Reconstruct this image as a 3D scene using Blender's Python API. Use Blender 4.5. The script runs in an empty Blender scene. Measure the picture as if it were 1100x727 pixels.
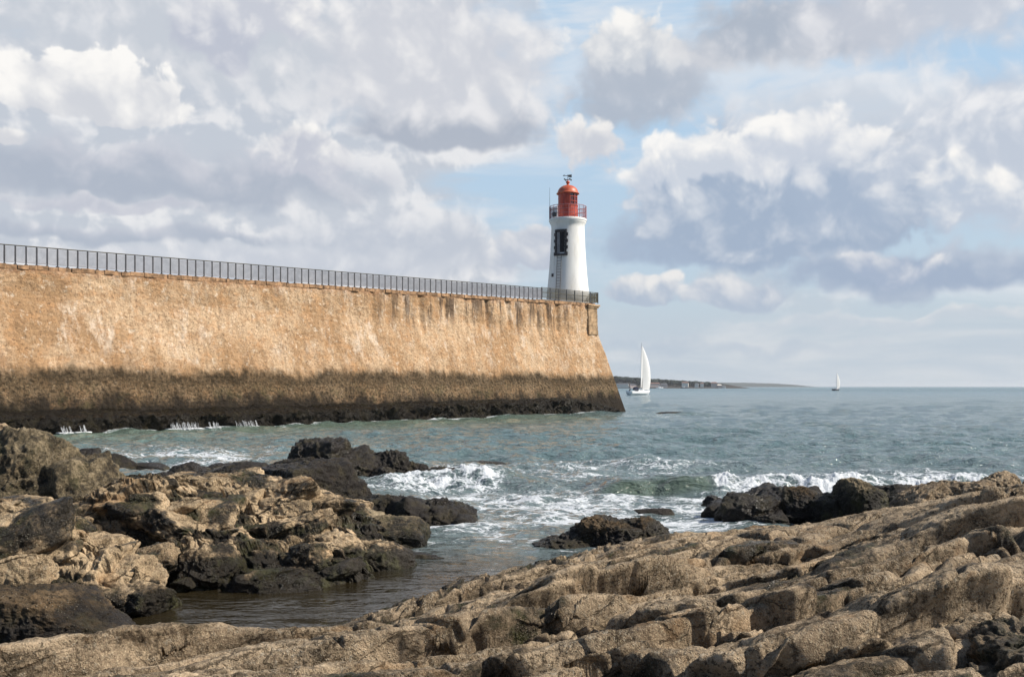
import bpy, bmesh, math, random
import numpy as np
from mathutils import Vector, Matrix

# ------------------------------------------------------------------ basics
SC = bpy.context.scene
COL = SC.collection
F = 1069.0      # focal length in photo pixels
EYE = 2.6       # camera height above the water (m)
R = math.radians


def gp(px, py, z=0.0):
    """point at height z seen at photo pixel (px, py): used to survey the site"""
    d = F * (EYE - z) / (py - 415.0)
    return ((px - 550.0) / F * d, d, z)


def gd(px, py, d):
    return ((px - 550.0) / F * d, d, EYE + (415.0 - py) / F * d)


def tag(o, label=None, cat=None, group=None, kind=None):
    if label: o['label'] = label
    if cat: o['category'] = cat
    if group: o['group'] = group
    if kind: o['kind'] = kind
    return o


def link(name, me, mat=None, parent=None, smooth=True):
    o = bpy.data.objects.new(name, me)
    COL.objects.link(o)
    if mat is not None and len(me.materials) == 0:
        me.materials.append(mat)
    if smooth and len(me.polygons):
        me.polygons.foreach_set('use_smooth', np.ones(len(me.polygons), dtype=bool))
    if parent is not None:
        o.parent = parent
    return o


def empty(name, loc, rz=0.0):
    o = bpy.data.objects.new(name, None)
    COL.objects.link(o)
    o.location = loc
    o.rotation_euler = (0, 0, rz)
    o.empty_display_size = 0.3
    return o


def np_mesh(name, V, Q):
    """mesh from numpy verts (n,3) and faces (m,3|4)"""
    me = bpy.data.meshes.new(name)
    V = np.ascontiguousarray(V, dtype=np.float32)
    Q = np.ascontiguousarray(Q, dtype=np.int32)
    k = Q.shape[1]
    me.vertices.add(len(V))
    me.vertices.foreach_set('co', V.ravel())
    me.loops.add(Q.size)
    me.loops.foreach_set('vertex_index', Q.ravel())
    me.polygons.add(len(Q))
    me.polygons.foreach_set('loop_start', np.arange(0, Q.size, k, dtype=np.int32))
    me.update(calc_edges=True)
    me.validate()
    return me


def grid_faces(nu, nv):
    i = np.arange(nu - 1)[:, None] * nv + np.arange(nv - 1)[None, :]
    return np.stack([i, i + nv, i + nv + 1, i + 1], -1).reshape(-1, 4)


def fattr(me, name, arr):
    a = me.attributes.new(name, 'FLOAT', 'POINT')
    a.data.foreach_set('value', np.ascontiguousarray(arr, dtype=np.float32).ravel())


def cattr(me, name, arr):
    a = me.attributes.new(name, 'FLOAT_COLOR', 'POINT')
    c = np.ones((len(arr), 4), dtype=np.float32)
    c[:, :3] = arr
    a.data.foreach_set('color', c.ravel())


class MB:
    """collects simple shapes into one bmesh"""
    def __init__(self):
        self.bm = bmesh.new()

    def box(self, c, s, rz=0.0, bev=0.0, M=None):
        m = Matrix.Translation(c) @ Matrix.Rotation(rz, 4, 'Z') @ Matrix.Diagonal((s[0], s[1], s[2], 1))
        if M is not None:
            m = M @ m
        g = bmesh.ops.create_cube(self.bm, size=1.0, matrix=m)
        if bev > 0:
            es = list({e for v in g['verts'] for e in v.link_edges})
            bmesh.ops.bevel(self.bm, geom=es, offset=bev, segments=2, affect='EDGES', profile=0.6)
        return self

    def tube(self, a, b, r0, r1=None, n=8):
        a = Vector(a); b = Vector(b)
        r1 = r0 if r1 is None else r1
        ax = b - a
        q = ax.to_track_quat('Z', 'Y').to_matrix().to_4x4()
        m = Matrix.Translation((a + b) / 2) @ q
        bmesh.ops.create_cone(self.bm, cap_ends=True, segments=n, radius1=r0, radius2=r1, depth=ax.length, matrix=m)
        return self

    def lathe(self, prof, n=48, c=(0, 0, 0), caps=True, a0=0.0, a1=math.tau):
        full = abs(a1 - a0 - math.tau) < 1e-6
        cols = n if full else n + 1
        rows = []
        for r, z in prof:
            rows.append([self.bm.verts.new((c[0] + r * math.cos(a0 + (a1 - a0) * k / n), c[1] + r * math.sin(a0 + (a1 - a0) * k / n), c[2] + z)) for k in range(cols)])
        for i in range(len(rows) - 1):
            for k in range(n):
                k2 = (k + 1) % cols
                self.bm.faces.new((rows[i][k], rows[i][k2], rows[i + 1][k2], rows[i + 1][k]))
        if caps and full:
            if prof[0][0] > 1e-4: self.bm.faces.new(rows[0][::-1])
            if prof[-1][0] > 1e-4: self.bm.faces.new(rows[-1])
        return self

    def poly(self, pts, faces):
        vs = [self.bm.verts.new(p) for p in pts]
        for f in faces:
            self.bm.faces.new([vs[i] for i in f])
        return self

    def prism(self, outline, h0, h1, M=None):
        """closed outline (x,y) extruded from z=h0 to z=h1"""
        M = M or Matrix.Identity(4)
        n = len(outline)
        lo = [self.bm.verts.new(M @ Vector((x, y, h0))) for x, y in outline]
        hi = [self.bm.verts.new(M @ Vector((x, y, h1))) for x, y in outline]
        self.bm.faces.new(lo[::-1]); self.bm.faces.new(hi)
        for i in range(n):
            j = (i + 1) % n
            self.bm.faces.new((lo[i], lo[j], hi[j], hi[i]))
        return self

    def build(self, name, mat=None, parent=None, smooth=False):
        bmesh.ops.remove_doubles(self.bm, verts=self.bm.verts, dist=1e-5)
        bmesh.ops.recalc_face_normals(self.bm, faces=self.bm.faces)
        me = bpy.data.meshes.new(name)
        self.bm.to_mesh(me)
        self.bm.free()
        return link(name, me, mat, parent, smooth)


# ------------------------------------------------------------------ noise
_rs = np.random.RandomState(7)
_PERM = _rs.permutation(4096).astype(np.int64)
_GR = _rs.normal(size=(4096, 3))
_GR /= np.linalg.norm(_GR, axis=1)[:, None]
_VAL = _rs.rand(4096, 4)


def _h(ix, iy, iz):
    return _PERM[(_PERM[(_PERM[ix & 4095] + iy) & 4095] + iz) & 4095]


def perlin(x, y, z):
    x, y, z = np.broadcast_arrays(np.asarray(x, dtype=np.float64), y, z)
    x0 = np.floor(x).astype(np.int64); y0 = np.floor(y).astype(np.int64); z0 = np.floor(z).astype(np.int64)
    fx = x - x0; fy = y - y0; fz = z - z0
    u = fx * fx * fx * (fx * (fx * 6 - 15) + 10)
    v = fy * fy * fy * (fy * (fy * 6 - 15) + 10)
    w = fz * fz * fz * (fz * (fz * 6 - 15) + 10)
    out = 0
    for dx in (0, 1):
        wx = u if dx else 1 - u
        for dy in (0, 1):
            wy = v if dy else 1 - v
            for dz in (0, 1):
                wz = w if dz else 1 - w
                g = _GR[_h(x0 + dx, y0 + dy, z0 + dz)]
                out = out + wx * wy * wz * (g[..., 0] * (fx - dx) + g[..., 1] * (fy - dy) + g[..., 2] * (fz - dz))
    return out * 1.5


def fbm(x, y, z, oct=5, lac=2.03, gain=0.5, ridged=False):
    s = 0; a = 1.0; t = 0; f = 1.0
    for i in range(oct):
        n = perlin(x * f + 17.3 * i, y * f - 9.1 * i, z * f + 5.7 * i)
        if ridged:
            n = 1 - 2 * np.abs(n)
        s = s + a * n; t += a
        a *= gain; f *= lac
    return s / t


def worley(x, y, seed=0, jit=0.9):
    """F1, F2, per-cell random (n,4), offset from the nearest cell centre"""
    x = np.asarray(x, dtype=np.float64); y = np.asarray(y, dtype=np.float64)
    x0 = np.floor(x).astype(np.int64); y0 = np.floor(y).astype(np.int64)
    F1 = np.full(x.shape, 9.0); F2 = np.full(x.shape, 9.0)
    cid = np.zeros(x.shape, dtype=np.int64); ox = np.zeros(x.shape); oy = np.zeros(x.shape)
    for dx in (-1, 0, 1):
        for dy in (-1, 0, 1):
            h = _h(x0 + dx, y0 + dy, np.full_like(x0, seed))
            cx = x0 + dx + 0.5 + jit * (_VAL[h, 0] - 0.5); cy = y0 + dy + 0.5 + jit * (_VAL[h, 1] - 0.5)
            d = np.hypot(x - cx, y - cy)
            near = d < F1
            F2 = np.where(near, F1, np.minimum(F2, d))
            cid = np.where(near, h, cid); ox = np.where(near, x - cx, ox); oy = np.where(near, y - cy, oy)
            F1 = np.where(near, d, F1)
    return F1, F2, _VAL[_PERM[cid]], ox, oy


def sstep(a, b, x):
    t = np.clip((x - a) / (b - a), 0, 1)
    return t * t * (3 - 2 * t)


def thin_plate(pts, smooth=1e-3):
    P = np.array(pts, dtype=float)
    n = len(P)
    D = np.hypot(P[:, None, 0] - P[None, :, 0], P[:, None, 1] - P[None, :, 1])
    K = np.where(D > 1e-9, D * D * np.log(D + 1e-12), 0) + smooth * np.eye(n)
    T = np.c_[np.ones(n), P[:, :2]]
    A = np.block([[K, T], [T.T, np.zeros((3, 3))]])
    w = np.linalg.solve(A, np.r_[P[:, 2], 0, 0, 0])

    def f(x, y):
        s = w[n] + w[n + 1] * x + w[n + 2] * y
        for i in range(n):
            d2 = (x - P[i, 0]) ** 2 + (y - P[i, 1]) ** 2
            s = s + w[i] * 0.5 * d2 * np.log(d2 + 1e-12)
        return s
    return f


# ------------------------------------------------------------------ node helpers
class NT:
    def __init__(self, tree):
        self.t = tree
        tree.nodes.clear()

    def n(self, typ, **kw):
        nd = self.t.nodes.new(typ)
        for k, v in kw.items():
            setattr(nd, k, v)
        return nd

    def put(self, sock, v):
        if isinstance(v, bpy.types.NodeSocket):
            self.t.links.new(v, sock)
        elif v is not None:
            if hasattr(sock.default_value, '__len__') and not hasattr(v, '__len__'):
                v = [v] * len(sock.default_value)
            if hasattr(sock.default_value, '__len__') and len(sock.default_value) == 4 and len(v) == 3:
                v = (*v, 1.0)
            sock.default_value = v

    def m(self, op, a, b=None, c=None, clamp=False):
        nd = self.n('ShaderNodeMath', operation=op, use_clamp=clamp)
        for i, v in enumerate((a, b, c)):
            if v is not None: self.put(nd.inputs[i], v)
        return nd.outputs[0]

    def add(self, a, b): return self.m('ADD', a, b)
    def sub(self, a, b): return self.m('SUBTRACT', a, b)
    def mul(self, a, b): return self.m('MULTIPLY', a, b)

    def vm(self, op, a, b=None):
        nd = self.n('ShaderNodeVectorMath', operation=op)
        self.put(nd.inputs[0], a)
        if b is not None: self.put(nd.inputs[1], b)
        return nd.outputs['Value'] if op in ('LENGTH', 'DOT_PRODUCT') else nd.outputs[0]

    def xyz(self, x, y, z):
        nd = self.n('ShaderNodeCombineXYZ')
        for i, v in enumerate((x, y, z)): self.put(nd.inputs[i], v)
        return nd.outputs[0]

    def sep(self, v):
        nd = self.n('ShaderNodeSeparateXYZ'); self.put(nd.inputs[0], v)
        return nd.outputs

    def mix(self, f, a, b, blend='MIX'):
        nd = self.n('ShaderNodeMix', data_type='RGBA', blend_type=blend)
        self.put(nd.inputs[0], f); self.put(nd.inputs[6], a); self.put(nd.inputs[7], b)
        return nd.outputs[2]

    def rng(self, v, a, b, c=0.0, d=1.0, kind='SMOOTHSTEP'):
        nd = self.n('ShaderNodeMapRange', interpolation_type=kind)
        self.put(nd.inputs[0], v)
        for i, q in enumerate((a, b, c, d)): self.put(nd.inputs[1 + i], q)
        return nd.outputs[0]

    def noise(self, v, scale, detail=5, rough=0.55, dist=0.0, dim='3D'):
        nd = self.n('ShaderNodeTexNoise', noise_dimensions=dim)
        self.put(nd.inputs['Vector'], v)
        nd.inputs['Scale'].default_value = scale; nd.inputs['Detail'].default_value = detail
        nd.inputs['Roughness'].default_value = rough; nd.inputs['Distortion'].default_value = dist
        return nd.outputs[0]

    def voro(self, v, scale, feat='F1', detail=0.0, rough=0.5, dim='3D', out='Distance', rnd=1.0):
        nd = self.n('ShaderNodeTexVoronoi', feature=feat, voronoi_dimensions=dim)
        self.put(nd.inputs['Vector'], v)
        nd.inputs['Scale'].default_value = scale
        if 'Detail' in nd.inputs: nd.inputs['Detail'].default_value = detail
        if 'Roughness' in nd.inputs: nd.inputs['Roughness'].default_value = rough
        nd.inputs['Randomness'].default_value = rnd
        return nd.outputs[out]

    def attr(self, name, out='Fac'):
        return self.n('ShaderNodeAttribute', attribute_name=name).outputs[out]

    def pos(self):
        return self.n('ShaderNodeNewGeometry').outputs['Position']

    def bump(self, h, strength, dist, normal=None):
        nd = self.n('ShaderNodeBump')
        nd.inputs['Strength'].default_value = strength; nd.inputs['Distance'].default_value = dist
        self.put(nd.inputs['Height'], h)
        if normal is not None: self.put(nd.inputs['Normal'], normal)
        return nd.outputs[0]

    def bsdf(self, col, rough=0.8, spec=0.3, normal=None, metal=0.0, ior=None):
        nd = self.n('ShaderNodeBsdfPrincipled')
        self.put(nd.inputs['Base Color'], col); self.put(nd.inputs['Roughness'], rough)
        self.put(nd.inputs['Specular IOR Level'], spec); self.put(nd.inputs['Metallic'], metal)
        if ior: nd.inputs['IOR'].default_value = ior
        if normal is not None: self.put(nd.inputs['Normal'], normal)
        return nd.outputs[0]

    def out(self, sh, world=False):
        o = self.n('ShaderNodeOutputWorld' if world else 'ShaderNodeOutputMaterial')
        self.t.links.new(sh, o.inputs['Surface'])


def mat(name):
    m = bpy.data.materials.new(name)
    m.use_nodes = True
    return m, NT(m.node_tree)


def plain(name, col, rough=0.6, spec=0.4, metal=0.0, var=0.25, scale=3.0, bump=0.0):
    """a painted or worn surface: base colour with patchy wear, never quite flat"""
    m, t = mat(name)
    p = t.n('ShaderNodeTexCoord').outputs['Object']
    a = t.noise(p, scale, 6, 0.65)
    c = t.mix(t.rng(a, 0.35, 0.7), [x * (1 - var) for x in col], [min(1, x * (1 + var * 0.5)) for x in col])
    nrm = t.bump(t.noise(p, scale * 6, 4), bump, 0.02) if bump else None
    t.out(t.bsdf(c, t.rng(a, 0.3, 0.7, rough - 0.08, rough + 0.1), spec, nrm, metal))
    return m

# ------------------------------------------------------------------ camera, sun, sky
cam = bpy.data.cameras.new('camera')
cam.lens = 36.0 * F / 1100.0
cam.sensor_width = 36.0
cam.shift_y = 51.5 / 1100.0
cam.clip_start = 0.1
cam.clip_end = 60000
cam_o = bpy.data.objects.new('camera', cam)
COL.objects.link(cam_o)
cam_o.location = (0, 0, EYE)
cam_o.rotation_euler = (R(90), 0, 0)
SC.camera = cam_o

SUN_AZ, SUN_EL = R(98), R(41)      # azimuth clockwise from +Y (the view axis)
SDIR = Vector((math.sin(SUN_AZ) * math.cos(SUN_EL), math.cos(SUN_AZ) * math.cos(SUN_EL), math.sin(SUN_EL)))
sl = bpy.data.lights.new('sun', 'SUN')
sl.energy = 5.0
sl.angle = R(0.6)
sl.color = (1.0, 0.93, 0.82)
so = bpy.data.objects.new('sun', sl)
COL.objects.link(so)
so.rotation_euler = (-SDIR).to_track_quat('-Z', 'Y').to_euler()
so.location = (20, -10, 40)

SC.view_settings.view_transform = 'Standard'
SC.view_settings.look = 'None'
SC.view_settings.exposure = 0.4
SC.view_settings.gamma = 1.0
SC.cycles.use_denoising = True
SC.cycles.max_bounces = 6
SC.cycles.diffuse_bounces = 2
SC.cycles.glossy_bounces = 3
SC.cycles.sample_clamp_indirect = 6


def sky_world():
    w = bpy.data.worlds.new('World')
    SC.world = w
    w.use_nodes = True
    t = NT(w.node_tree)
    K = 10.69                                  # dome units: 1 = about 5.4 degrees
    d = t.n('ShaderNodeTexCoord').outputs['Generated']
    x, y, z = t.sep(t.vm('NORMALIZE', d))
    U = t.mul(t.m('ARCTAN2', x, y), K)
    V = t.mul(t.m('ARCSINE', z), K)
    sky = t.n('ShaderNodeTexSky', sky_type='NISHITA', sun_disc=False, sun_elevation=SUN_EL, sun_rotation=SUN_AZ,
              altitude=0.0, air_density=1.0, dust_density=1.2, ozone_density=1.0)
    ST = 0.1                                   # background strength
    EX = 2 ** 0.4                              # the picture is exposed a little over

    def C(*rgb):                               # sRGB 0..255 as radiance over the background strength
        return [((c / 255) / 12.92 if c < 10 else ((c / 255 + 0.055) / 1.055) ** 2.4) / ST / EX for c in rgb]

    def el(py):
        return math.atan((415 - py) / F) * K

    def az(px):
        return math.atan((px - 550) / F) * K
    P = t.xyz(U, V, 0.0)
    SH = (0.10, 0.16, 0.0)                      # towards the light on the dome

    def puffs(p, s):
        wv = t.noise(p, 1.3 * s, 3, 0.5, dim='2D')
        q = t.vm('ADD', p, t.xyz(t.mul(t.sub(wv, 0.5), 0.45), t.mul(t.sub(wv, 0.5), -0.35), 0.0))
        v = t.voro(q, 2.7 * s, 'SMOOTH_F1', 3.0, 0.5, dim='2D')
        n = t.noise(q, 2.0 * s, 8, 0.58, dim='2D')
        return t.add(t.mul(t.sub(0.62, v), 0.62), t.mul(n, 0.75))
    N1 = puffs(P, 1.0)
    N2 = puffs(t.vm('ADD', P, SH), 1.0)
    rel = t.sub(N1, N2)                        # > 0 on flanks turned to the light
    NL = t.noise(t.vm('MULTIPLY', P, (0.42, 1.0, 1)), 0.8, 6, 0.55, 0.3, dim='2D')
    NS = t.noise(t.vm('MULTIPLY', P, (0.3, 1.6, 1)), 1.1, 7, 0.6, 0.4, dim='2D')

    wv = t.n('ShaderNodeTexNoise', noise_dimensions='2D')
    t.put(wv.inputs['Vector'], P); wv.inputs['Scale'].default_value = 1.5; wv.inputs['Detail'].default_value = 3
    wr = t.sep(wv.outputs['Color'])
    UW = t.add(U, t.mul(t.sub(wr[0], 0.5), 0.75)); VW = t.add(V, t.mul(t.sub(wr[1], 0.5), 0.45))   # uneven outlines

    # clear sky: nishita whitened by thin high haze, paler near the horizon
    haze = t.mix(t.rng(V, 0.0, 3.2), C(196, 210, 221), C(184, 213, 238))
    col = t.mix(0.86, sky.outputs[0], haze)
    # thin high veil
    col = t.mix(t.mul(t.rng(NS, 0.42, 0.70), 0.7), col, C(226, 230, 236))

    def cloud(col, px, py, a, b, blow, lit, dark, amp=0.9, soft=0.28, op=1.0, tilt=0.55, relk=1.5, noise=None, bias=0.0):
        """one cloud: an uneven lobe about (px,py), half sizes a,b above / blow below; lit on the sun flank"""
        du = t.sub(UW, az(px)); dv = t.sub(VW, el(py))
        b, blow, a = b / 100, blow / 100, a / 100
        vb = t.m('ADD', t.mul(t.m('MAXIMUM', dv, 0.0), 1 / b), t.mul(t.m('MINIMUM', dv, 0.0), 1 / blow))
        ua = t.mul(du, 1 / a)
        e = t.sub(1.0, t.m('SQRT', t.add(t.mul(ua, ua), t.mul(vb, vb))))
        dens = t.add(e, t.mul(t.sub(N1 if noise is None else noise, 0.5), amp))
        k = t.mul(t.rng(dens, 0.0, soft), op)
        sh = t.add(t.add(0.5 + bias, t.mul(vb, tilt)), t.add(t.mul(rel, relk * 0.28), t.mul(t.sub(N1, 0.52), 0.85)))
        sh = t.sub(sh, t.mul(t.m('MAXIMUM', dens, 0.0), 0.22))
        c = t.mix(t.rng(sh, -0.05, 1.05), dark, lit)
        return t.mix(k, col, c)

    W = C(250, 248, 245); W2 = C(234, 234, 236); G = C(212, 214, 220); L = C(197, 203, 213); B = C(172, 183, 201); B2 = C(162, 176, 197)
    # broad grey-lilac sheets on the left and across the top
    k = t.mul(t.rng(t.add(NL, t.mul(t.rng(U, az(660), az(200)), 0.34)), 0.46, 0.66), t.rng(V, 0.45, 1.2))
    sh = t.add(t.mul(t.rng(NS, 0.3, 0.7), 0.5), t.mul(rel, 1.6))
    col = t.mix(t.mul(k, 0.94), col, t.mix(t.rng(sh, 0.0, 0.75), L, W2))
    col = cloud(col, 200, 60, 330, 90, 90, C(234, 234, 237), C(200, 206, 215), amp=0.5, soft=0.6, op=0.85, relk=2.2, tilt=0.1)
    col = cloud(col, 150, 205, 330, 48, 40, C(208, 210, 219), C(175, 184, 199), amp=0.45, soft=0.5, op=0.95, relk=0.8, tilt=0.8)
    col = cloud(col, 130, 262, 300, 13, 9, C(204, 207, 217), C(177, 186, 201), amp=0.5, soft=0.6, op=0.85, relk=0.8, noise=NS)
    col = cloud(col, 460, 60, 190, 95, 110, C(242, 241, 241), C(208, 211, 219), amp=0.55, soft=0.45, op=0.95, relk=2.0, tilt=0.25)
    col = cloud(col, 480, 140, 140, 40, 26, C(232, 232, 235), C(175, 183, 197), amp=0.45, soft=0.35, op=0.95, tilt=0.75, relk=1.2, bias=-0.1)
    col = cloud(col, 290, 22, 46, 48, 40, W, C(200, 204, 215), amp=0.6, op=0.95, relk=2.2)
    col = cloud(col, 240, 50, 60, 44, 44, C(234, 234, 236), C(190, 195, 209), amp=0.6, op=0.9, relk=2.4)
    col = cloud(col, 325, 172, 62, 44, 40, W, C(196, 200, 212), amp=0.6, op=0.95, relk=2.2)
    col = cloud(col, 95, 132, 108, 52, 24, C(252, 250, 247), C(210, 213, 220), amp=0.55, soft=0.10, tilt=0.5, relk=1.6, bias=0.18)
    col = cloud(col, 12, 176, 34, 18, 14, W, G, amp=0.6)
    # pale low sheet in the middle
    col = cloud(col, 440, 262, 210, 44, 50, C(232, 233, 236), C(194, 201, 213), amp=0.6, soft=0.5, op=0.9, relk=1.6, tilt=0.4)
    col = cloud(col, 110, 236, 130, 9, 7, C(224, 224, 229), C(196, 199, 211), amp=0.6, soft=0.5, op=0.75, noise=NS)
    col = cloud(col, 240, 285, 260, 20, 20, C(226, 228, 233), C(204, 209, 219), amp=0.6, soft=0.6, op=0.8, noise=NS)
    # clouds above the lighthouse
    col = cloud(col, 690, 96, 110, 60, 56, C(208, 211, 219), C(177, 186, 200), amp=0.5, soft=0.4, op=0.92, relk=1.2)
    col = cloud(col, 676, 56, 72, 52, 40, W, C(200, 206, 215), amp=0.95, soft=0.3, bias=0.1, relk=2.2)
    col = cloud(col, 630, 154, 50, 40, 34, C(243, 241, 239), C(204, 208, 217), amp=1.0, soft=0.3, bias=0.15, relk=2.2)
    col = cloud(col, 860, 50, 170, 52, 40, C(214, 216, 222), C(174, 183, 197), amp=0.5, soft=0.45, op=0.95, tilt=-0.4, relk=1.6)
    col = cloud(col, 990, 35, 190, 70, 70, C(234, 234, 237), C(198, 203, 214), amp=0.5, soft=0.5, op=0.9, relk=2.0, tilt=0.2)
    col = cloud(col, 930, 130, 230, 44, 40, C(230, 233, 238), C(206, 213, 223), amp=0.5, soft=0.5, op=0.85, relk=1.4)
    # the great cumulus bank on the right
    col = cloud(col, 1080, 190, 160, 100, 100, C(236, 237, 240), C(194, 203, 217), amp=0.45, soft=0.4, relk=2.6, tilt=0.4)
    col = cloud(col, 800, 262, 190, 60, 36, C(184, 197, 213), C(166, 182, 204), amp=0.4, soft=0.35, relk=0.8, bias=-0.1)
    col = cloud(col, 835, 230, 178, 112, 66, C(212, 218, 227), C(164, 180, 202), amp=0.42, soft=0.16, tilt=0.45, relk=2.4, bias=0.08)
    # its bright crown: sunlit billows along the top, fading down into the shade
    col = cloud(col, 760, 178, 96, 42, 44, C(252, 250, 247), C(206, 213, 224), amp=0.75, soft=0.28, tilt=0.5, relk=2.6, bias=0.12, op=0.95)
    col = cloud(col, 860, 165, 100, 44, 50, C(252, 250, 247), C(204, 211, 223), amp=0.75, soft=0.28, tilt=0.5, relk=2.6, bias=0.10, op=0.95)
    col = cloud(col, 945, 190, 52, 40, 50, C(248, 246, 244), C(200, 208, 221), amp=0.75, soft=0.45, tilt=0.5, relk=2.6, bias=0.05, op=0.9)
    col = cloud(col, 700, 192, 44, 30, 30, W, C(200, 208, 221), amp=0.75, soft=0.4, tilt=0.6, relk=2.2, bias=0.05, op=0.9)
    col = cloud(col, 900, 215, 90, 60, 60, C(216, 221, 229), C(170, 185, 206), amp=0.6, soft=0.5, tilt=0.5, relk=3.0, bias=-0.05, op=0.6)
    col = cloud(col, 1040, 232, 70, 46, 40, W, C(190, 201, 217), amp=0.7, soft=0.4, tilt=0.6, relk=2.6)
    col = cloud(col, 990, 300, 200, 34, 36, C(192, 202, 216), C(165, 180, 202), amp=0.45, soft=0.4, relk=1.6)
    # low puffs over the horizon
    col = cloud(col, 700, 320, 60, 34, 18, C(236, 235, 234), C(178, 191, 209), amp=0.55, soft=0.25, tilt=0.7, relk=2.0)
    col = cloud(col, 805, 320, 66, 32, 18, C(232, 232, 233), C(176, 189, 208), amp=0.55, soft=0.3, tilt=0.6, relk=2.0)
    col = cloud(col, 950, 296, 60, 26, 18, C(232, 232, 234), C(168, 182, 204), amp=0.6, soft=0.3, tilt=0.5, relk=2.0)
    col = cloud(col, 562, 268, 50, 40, 28, C(238, 237, 237), C(190, 198, 212), amp=1.0, soft=0.25, relk=2.0)
    # layered haze on the horizon
    hz = t.mul(t.rng(V, 1.05, 0.45), 0.9)
    hcol = t.mix(t.rng(NS, 0.35, 0.65), C(192, 204, 216), C(211, 217, 223))
    col = t.mix(hz, col, hcol)
    # clouds lie out to sea; unseen sky elsewhere is dimmed blue to cut fill
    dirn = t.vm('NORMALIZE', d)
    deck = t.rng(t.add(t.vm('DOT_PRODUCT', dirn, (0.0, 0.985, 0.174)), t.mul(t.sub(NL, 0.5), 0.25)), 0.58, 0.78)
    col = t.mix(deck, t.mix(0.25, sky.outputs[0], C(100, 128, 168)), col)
    col = cloud(col, 980, 349, 250, 9, 12, C(226, 227, 229), C(200, 209, 219), amp=0.7, soft=0.6, op=0.8, noise=NS)
    col = cloud(col, 760, 372, 230, 8, 12, C(208, 214, 221), C(184, 197, 212), amp=0.7, soft=0.7, op=0.6, noise=NS)
    # below the horizon only a dim ground tone lights the scene
    col = t.mix(t.rng(V, -0.02, -0.3), col, C(62, 66, 66))
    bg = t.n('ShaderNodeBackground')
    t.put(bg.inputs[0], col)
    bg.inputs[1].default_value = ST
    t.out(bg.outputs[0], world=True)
    w.cycles.sampling_method = 'MANUAL'
    w.cycles.sample_map_resolution = 512


sky_world()

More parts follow.
